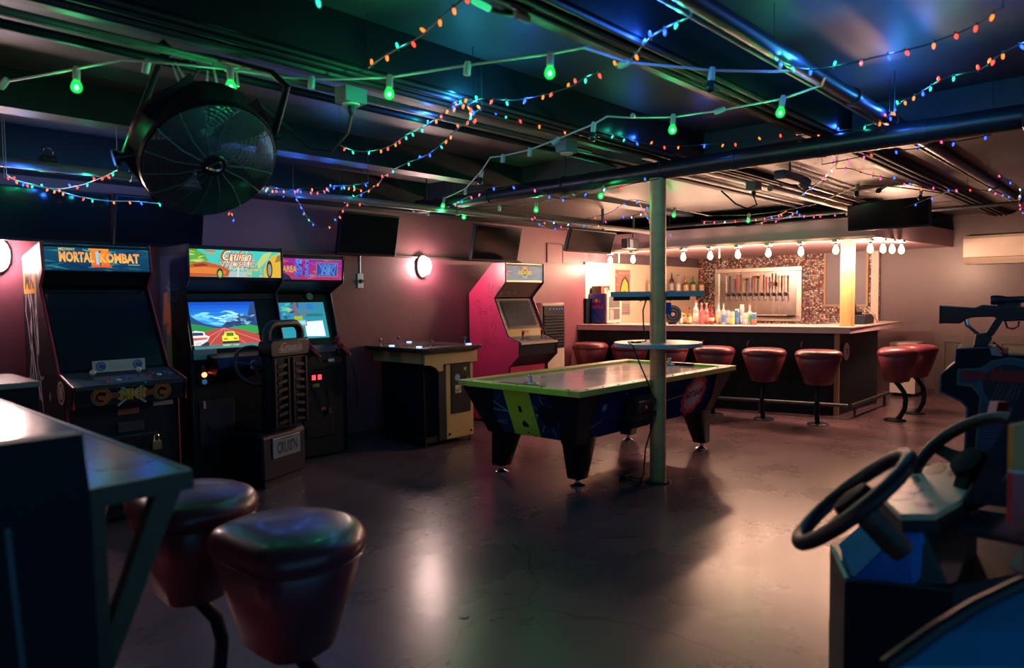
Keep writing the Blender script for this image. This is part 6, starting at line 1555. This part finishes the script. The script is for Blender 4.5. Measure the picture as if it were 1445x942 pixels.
mini('strand of coloured lights at upper right, nearer the camera', [(1092, 84), (1130, 97), (1165, 96), (1196, 90), (1230, 82), (1268, 73), (1305, 64), (1335, 53), (1376, 36), (1415, 10)], 2.44, 11, NEAR, 12)
mini('strand of coloured lights at right climbing from pipe to the edge of the picture', [(1255, 166), (1270, 146), (1300, 130), (1330, 112), (1360, 104), (1385, 97), (1415, 75), (1450, 58)], 2.46, 15, NEAR, 13)
mini('dark strand of pink and blue lights along the underside of the thick black pipe', [(640, 288), (665, 276), (700, 268), (740, 262), (790, 280), (830, 276), (880, 262), (930, 252)], [2.33, 2.33, 2.33, 2.32, 2.26, 2.26, 2.28, 2.30], 13, FAR, 14, sc=1.1)
mini('strand of pink and blue lights wound on the grey pipe over the pink wall', [(742, 305), (765, 312), (790, 318), (815, 322), (850, 316), (880, 308), (910, 298), (930, 278)], [2.28, 2.27, 2.26, 2.25, 2.27, 2.3, 2.33, 2.36], 16, FAR, 15, sc=1.1)
mini('second strand of pink lights on the grey pipe, drooping lower', [(755, 312), (775, 322), (800, 316), (830, 308), (860, 300), (885, 284), (900, 284), (920, 318), (930, 330)], [2.27, 2.24, 2.26, 2.3, 2.33, 2.36, 2.36, 2.28, 2.26], 13, FAR, 16, sc=1.1)
mini('strand of pink lights swagged across the bar soffit left of centre', [(945, 328), (962, 342), (995, 344), (1025, 338), (1050, 322), (1080, 312), (1100, 310), (1120, 302)], [2.26, 2.22, 2.22, 2.24, 2.30, 2.33, 2.34, 2.36], 17, FAR, 17, sc=1.2)
mini('strand of pink lights along the black pipe over the bar', [(990, 312), (1015, 312), (1045, 310), (1070, 308), (1095, 304), (1112, 299), (1140, 304), (1170, 303), (1200, 300)], 2.36, 19, FAR, 18, sc=1.2)
mini('strand of pink lights drooping on the bar soffit below the right television', [(1110, 318), (1130, 325), (1150, 332), (1175, 337), (1200, 340), (1215, 338)], [2.30, 2.27, 2.24, 2.22, 2.21, 2.22], 9, FAR, 19, sc=1.2)
mini('strand of pink lights draped across the front of the right television', [(1185, 318), (1215, 312), (1240, 306), (1262, 297), (1290, 288), (1315, 278), (1345, 268), (1365, 262)], [2.28, 2.29, 2.30, 2.31, 2.33, 2.36, 2.38, 2.40], 9, FAR, 20, sc=1.1)
mini('strand of coloured lights from the pipe joint to the right picture edge', [(1180, 238), (1200, 238), (1225, 246), (1255, 252), (1290, 262), (1320, 268), (1350, 266), (1385, 268), (1410, 272), (1440, 280)], 2.42, 16, FAR, 21, sc=1.1)
mini('strand of coloured lights hugging the black pipe at right', [(1160, 232), (1210, 222), (1240, 214), (1290, 210), (1330, 203), (1370, 196), (1400, 190)], 2.36, 9, FAR, 22)
mini('thin slanting strand of pink lights over the bar pipes', [(1128, 278), (1140, 268), (1158, 256), (1175, 236), (1182, 230)], [2.37, 2.39, 2.41, 2.43, 2.44], 5, FAR, 23)
mini('small coil of lights at the right edge over the air conditioner', [(1395, 246), (1425, 256), (1440, 268), (1438, 285), (1444, 302)], [2.40, 2.38, 2.36, 2.33, 2.30], 8, FAR, 24)

def mini_w(label, pts, n, seed):  # strings added out of view so dark glass has bulbs to reflect
    t = mini(label, [(700, 100), (701, 100)], 2.4, 0, NEAR, seed)
    for c in list(t.children): bpy.data.objects.remove(c)
    t.location = pts[0]; P = [Vector(p) for p in pts]; R = random.Random(seed)
    MB().tube(P, .0035, 5).build('wire', WIREM, t, w=True)
    for k in range(n):
        f = (k + .5) / n * (len(P) - 1); i = int(f)
        o = piece(MINI[NEAR[k % len(NEAR)]], 'light_bulb', t, P[i].lerp(P[i + 1], f - i) - P[0], (R.uniform(-.5, .5), R.uniform(-.5, .5), 0)); o.scale = (.8,) * 3
mini_w('string of coloured lights added out of view, meant to reflect in the dark cabinet screen', [(-.6, 3.6, 2.44), (.1, 3.0, 2.36), (.5, 2.2, 2.42), (1.2, 1.9, 2.34), (1.9, 1.0, 2.44)], 26, 51)
mini_w('second string of coloured lights added out of view on the camera side of the room', [(-1.8, 2.2, 2.44), (-.6, 1.5, 2.34), (.4, .9, 2.42), (1.4, -.2, 2.44)], 24, 52)
# socket cord with big green bulbs
SOCK = M('socket_ivory', (.50, .52, .48), .45, noise=0)
GLIT = bpy.data.materials.new('green_bulb_lit'); GLIT.use_nodes = True
_n = GLIT.node_tree; _n.nodes.remove(_n.nodes['Principled BSDF'])
_e, _t, _m = _n.nodes.new('ShaderNodeEmission'), _n.nodes.new('ShaderNodeBsdfTransparent'), _n.nodes.new('ShaderNodeMixShader')
_e.inputs[0].default_value = (.02, .85, .16, 1); _e.inputs[1].default_value = 1.1; _t.inputs[0].default_value = (.35, 1, .5, 1); _m.inputs[0].default_value = .5
_n.links.new(_t.outputs[0], _m.inputs[1]); _n.links.new(_e.outputs[0], _m.inputs[2]); _n.links.new(_m.outputs[0], _n.nodes['Material Output'].inputs[0])
GCORE = emis('green_bulb_core', (.65, 1., .75), 4.)
GOFF = M('bulb_dark_glass', (.02, .03, .025), .08, noise=0, spec=.7)
SKM = MB().lathe([(.013, -.045), (.015, -.04), (.015, .0), (.011, .012)], 10).mesh('socket', SOCK)
LB = MB().lathe([(.002, -.098), (.012, -.096), (.021, -.086), (.0235, -.074), (.020, -.060), (.013, -.046)], 14).mesh('green_bulb', GLIT)
CB = MB().lathe([(.002, -.086), (.007, -.083), (.010, -.075), (.007, -.067), (.002, -.063)], 8).mesh('bulb_core', GCORE)
OB = MB().lathe([(.002, -.098), (.012, -.096), (.021, -.086), (.0235, -.074), (.020, -.060), (.013, -.046)], 14).mesh('dark_bulb', GOFF)
def cord(label, pts, z, socks, wcol):
    zs = z if isinstance(z, (list, tuple)) else [z] * len(pts)
    P = [aZ(a, b, q) for (a, b), q in zip(pts, zs)]
    t = thing('socket_cord', label, 'string lights', P[0], 0, 'socket cords with large bulbs')
    MB().tube(P, .005, 6).build('cord', wcol, t, w=True)
    for px, py, zz, st, tilt in socks:
        q = aZ(px, py, zz) - P[0]
        s_ = piece(SKM, 'socket', t, q, (tilt, tilt * .5, 0))
        if st == 'g':
            piece(LB, 'green_bulb', s_); piece(CB, 'bulb_core', s_)
            lamp('bulb_light', (0, 0, -.125), GREEN_W, (.04, 1., .30), s_, .025)
        elif st == 'd': piece(OB, 'dark_bulb', s_)
CW = M('cord_white', (.50, .52, .50), .45, noise=0)
cord('white socket cord with large green bulbs zigzagging across the ceiling',
     [(-10, 118), (60, 106), (108, 97), (172, 84), (250, 90), (325, 98), (400, 109), (470, 112), (550, 109), (660, 92), (777, 76), (824, 67), (886, 88), (940, 93), (1005, 99), (1090, 101), (1118, 100), (1158, 122), (1165, 108), (1160, 120), (1105, 139), (1020, 155), (950, 165), (893, 166), (857, 164), (838, 175), (787, 196), (748, 211), (710, 220), (692, 222), (680, 240), (657, 266), (627, 280), (606, 287), (584, 292)],
     2.42, [(8, 114, 2.42, 'n', .9), (108, 98, 2.42, 'g', .05), (208, 88, 2.42, 'n', .3), (325, 98, 2.42, 'g', 0), (440, 111, 2.42, 'n', .1), (550, 109, 2.42, 'g', .05), (660, 91, 2.42, 'n', .1), (777, 77, 2.42, 'g', .05), (886, 88, 2.42, 'n', 1.4), (1005, 99, 2.42, 'd', .1), (1105, 138, 2.42, 'g', .15), (1020, 154, 2.42, 'n', 1.3), (950, 164, 2.42, 'g', .05), (893, 163, 2.42, 'n', 2.6), (838, 175, 2.42, 'd', .1), (787, 196, 2.42, 'n', .8), (748, 211, 2.42, 'n', .1), (710, 220, 2.42, 'n', .1), (680, 242, 2.42, 'd', .2), (657, 267, 2.42, 'n', .1), (627, 280, 2.40, 'g', .2), (606, 288, 2.40, 'n', .1), (584, 293, 2.40, 'n', .1)], CW)
cord('dark socket cord with green bulbs running under the thick black pipe to the bar', [(584, 300), (604, 298), (655, 296), (705, 291), (757, 286), (810, 274), (852, 264), (900, 254)], [2.36, 2.36, 2.34, 2.33, 2.32, 2.31, 2.31, 2.32],
     [(604, 298, 2.36, 'n', .1), (655, 296, 2.34, 'g', .05), (705, 291, 2.33, 'n', .1), (757, 285, 2.32, 'g', .05), (810, 274, 2.31, 'n', 2.5), (852, 264, 2.31, 'g', .3)], WIREM)
cord('dark socket cord with green bulbs over the bar front', [(900, 282), (940, 292), (952, 294), (1000, 304), (1057, 303), (1100, 298), (1150, 288), (1210, 262), (1250, 262), (1300, 268), (1350, 276)], [2.40, 2.38, 2.38, 2.35, 2.34, 2.36, 2.38, 2.42, 2.42, 2.42, 2.42],
     [(952, 294, 2.38, 'g', .1), (1057, 302, 2.34, 'g', .1), (1210, 262, 2.42, 'd', .1), (1250, 262, 2.42, 'd', .9), (1300, 268, 2.42, 'd', .1)], WIREM)
# odds and ends tied to the ceiling
t = thing('warning_tag', 'small orange plastic tag clipped to the beam at the top of the picture', 'tag', aZ(738, 18, 2.46))
MB().box(-.035, .035, -.006, .006, -.03, .03).build('tag_plate', M('orange_plastic', (.45, .22, .05), .4), t, smooth=False); MB().cyl((0, 0, .03), (0, 0, .07), .005, 6).build('tag_clip', GALV, t)
t = thing('rope_light', 'short green rope light end tied along the beam at the top', 'rope light', aZ(672, 4, 2.46))
p0 = aZ(672, 4, 2.46); MB().tube([aZ(668, 0, 2.46) - p0, aZ(676, 5, 2.46) - p0, aZ(690, 12, 2.46) - p0], .012, 8).build('rope_end', emis('rope_green', (.03, .7, .25), .8), t)
MB().tube([aZ(690, 12, 2.46) - p0, aZ(705, 18, 2.46) - p0, aZ(722, 20, 2.47) - p0], .010, 8).build('rope_dark', RUBBER, t)
t = thing('pipe_clamp', 'black clamp and hanging ring on the lower pipe at far left', 'clamp', aY(68, 232, 5.33))
MB().box(-.05, .05, -.045, .045, -.045, .05).build('clamp_body', BLACK, t, smooth=False, bevel=.008); MB().tube(arc((0, 0, .085), .028, 0, 2 * PI, 14, X, Z)[:-1], .007, 6, loop=True).build('clamp_ring', DARKSTEEL, t)
t = thing('floor_drain', 'small dark drain cap set in the concrete floor near the front', 'drain', aZ(655, 870, 0))
MB().lathe([(.020, 0), (.020, .003), (.012, .004)], 14).build('drain_cap', DARKSTEEL, t); MB().lathe([(.024, 0), (.024, .002)], 14).build('drain_rim', BLACK, t)
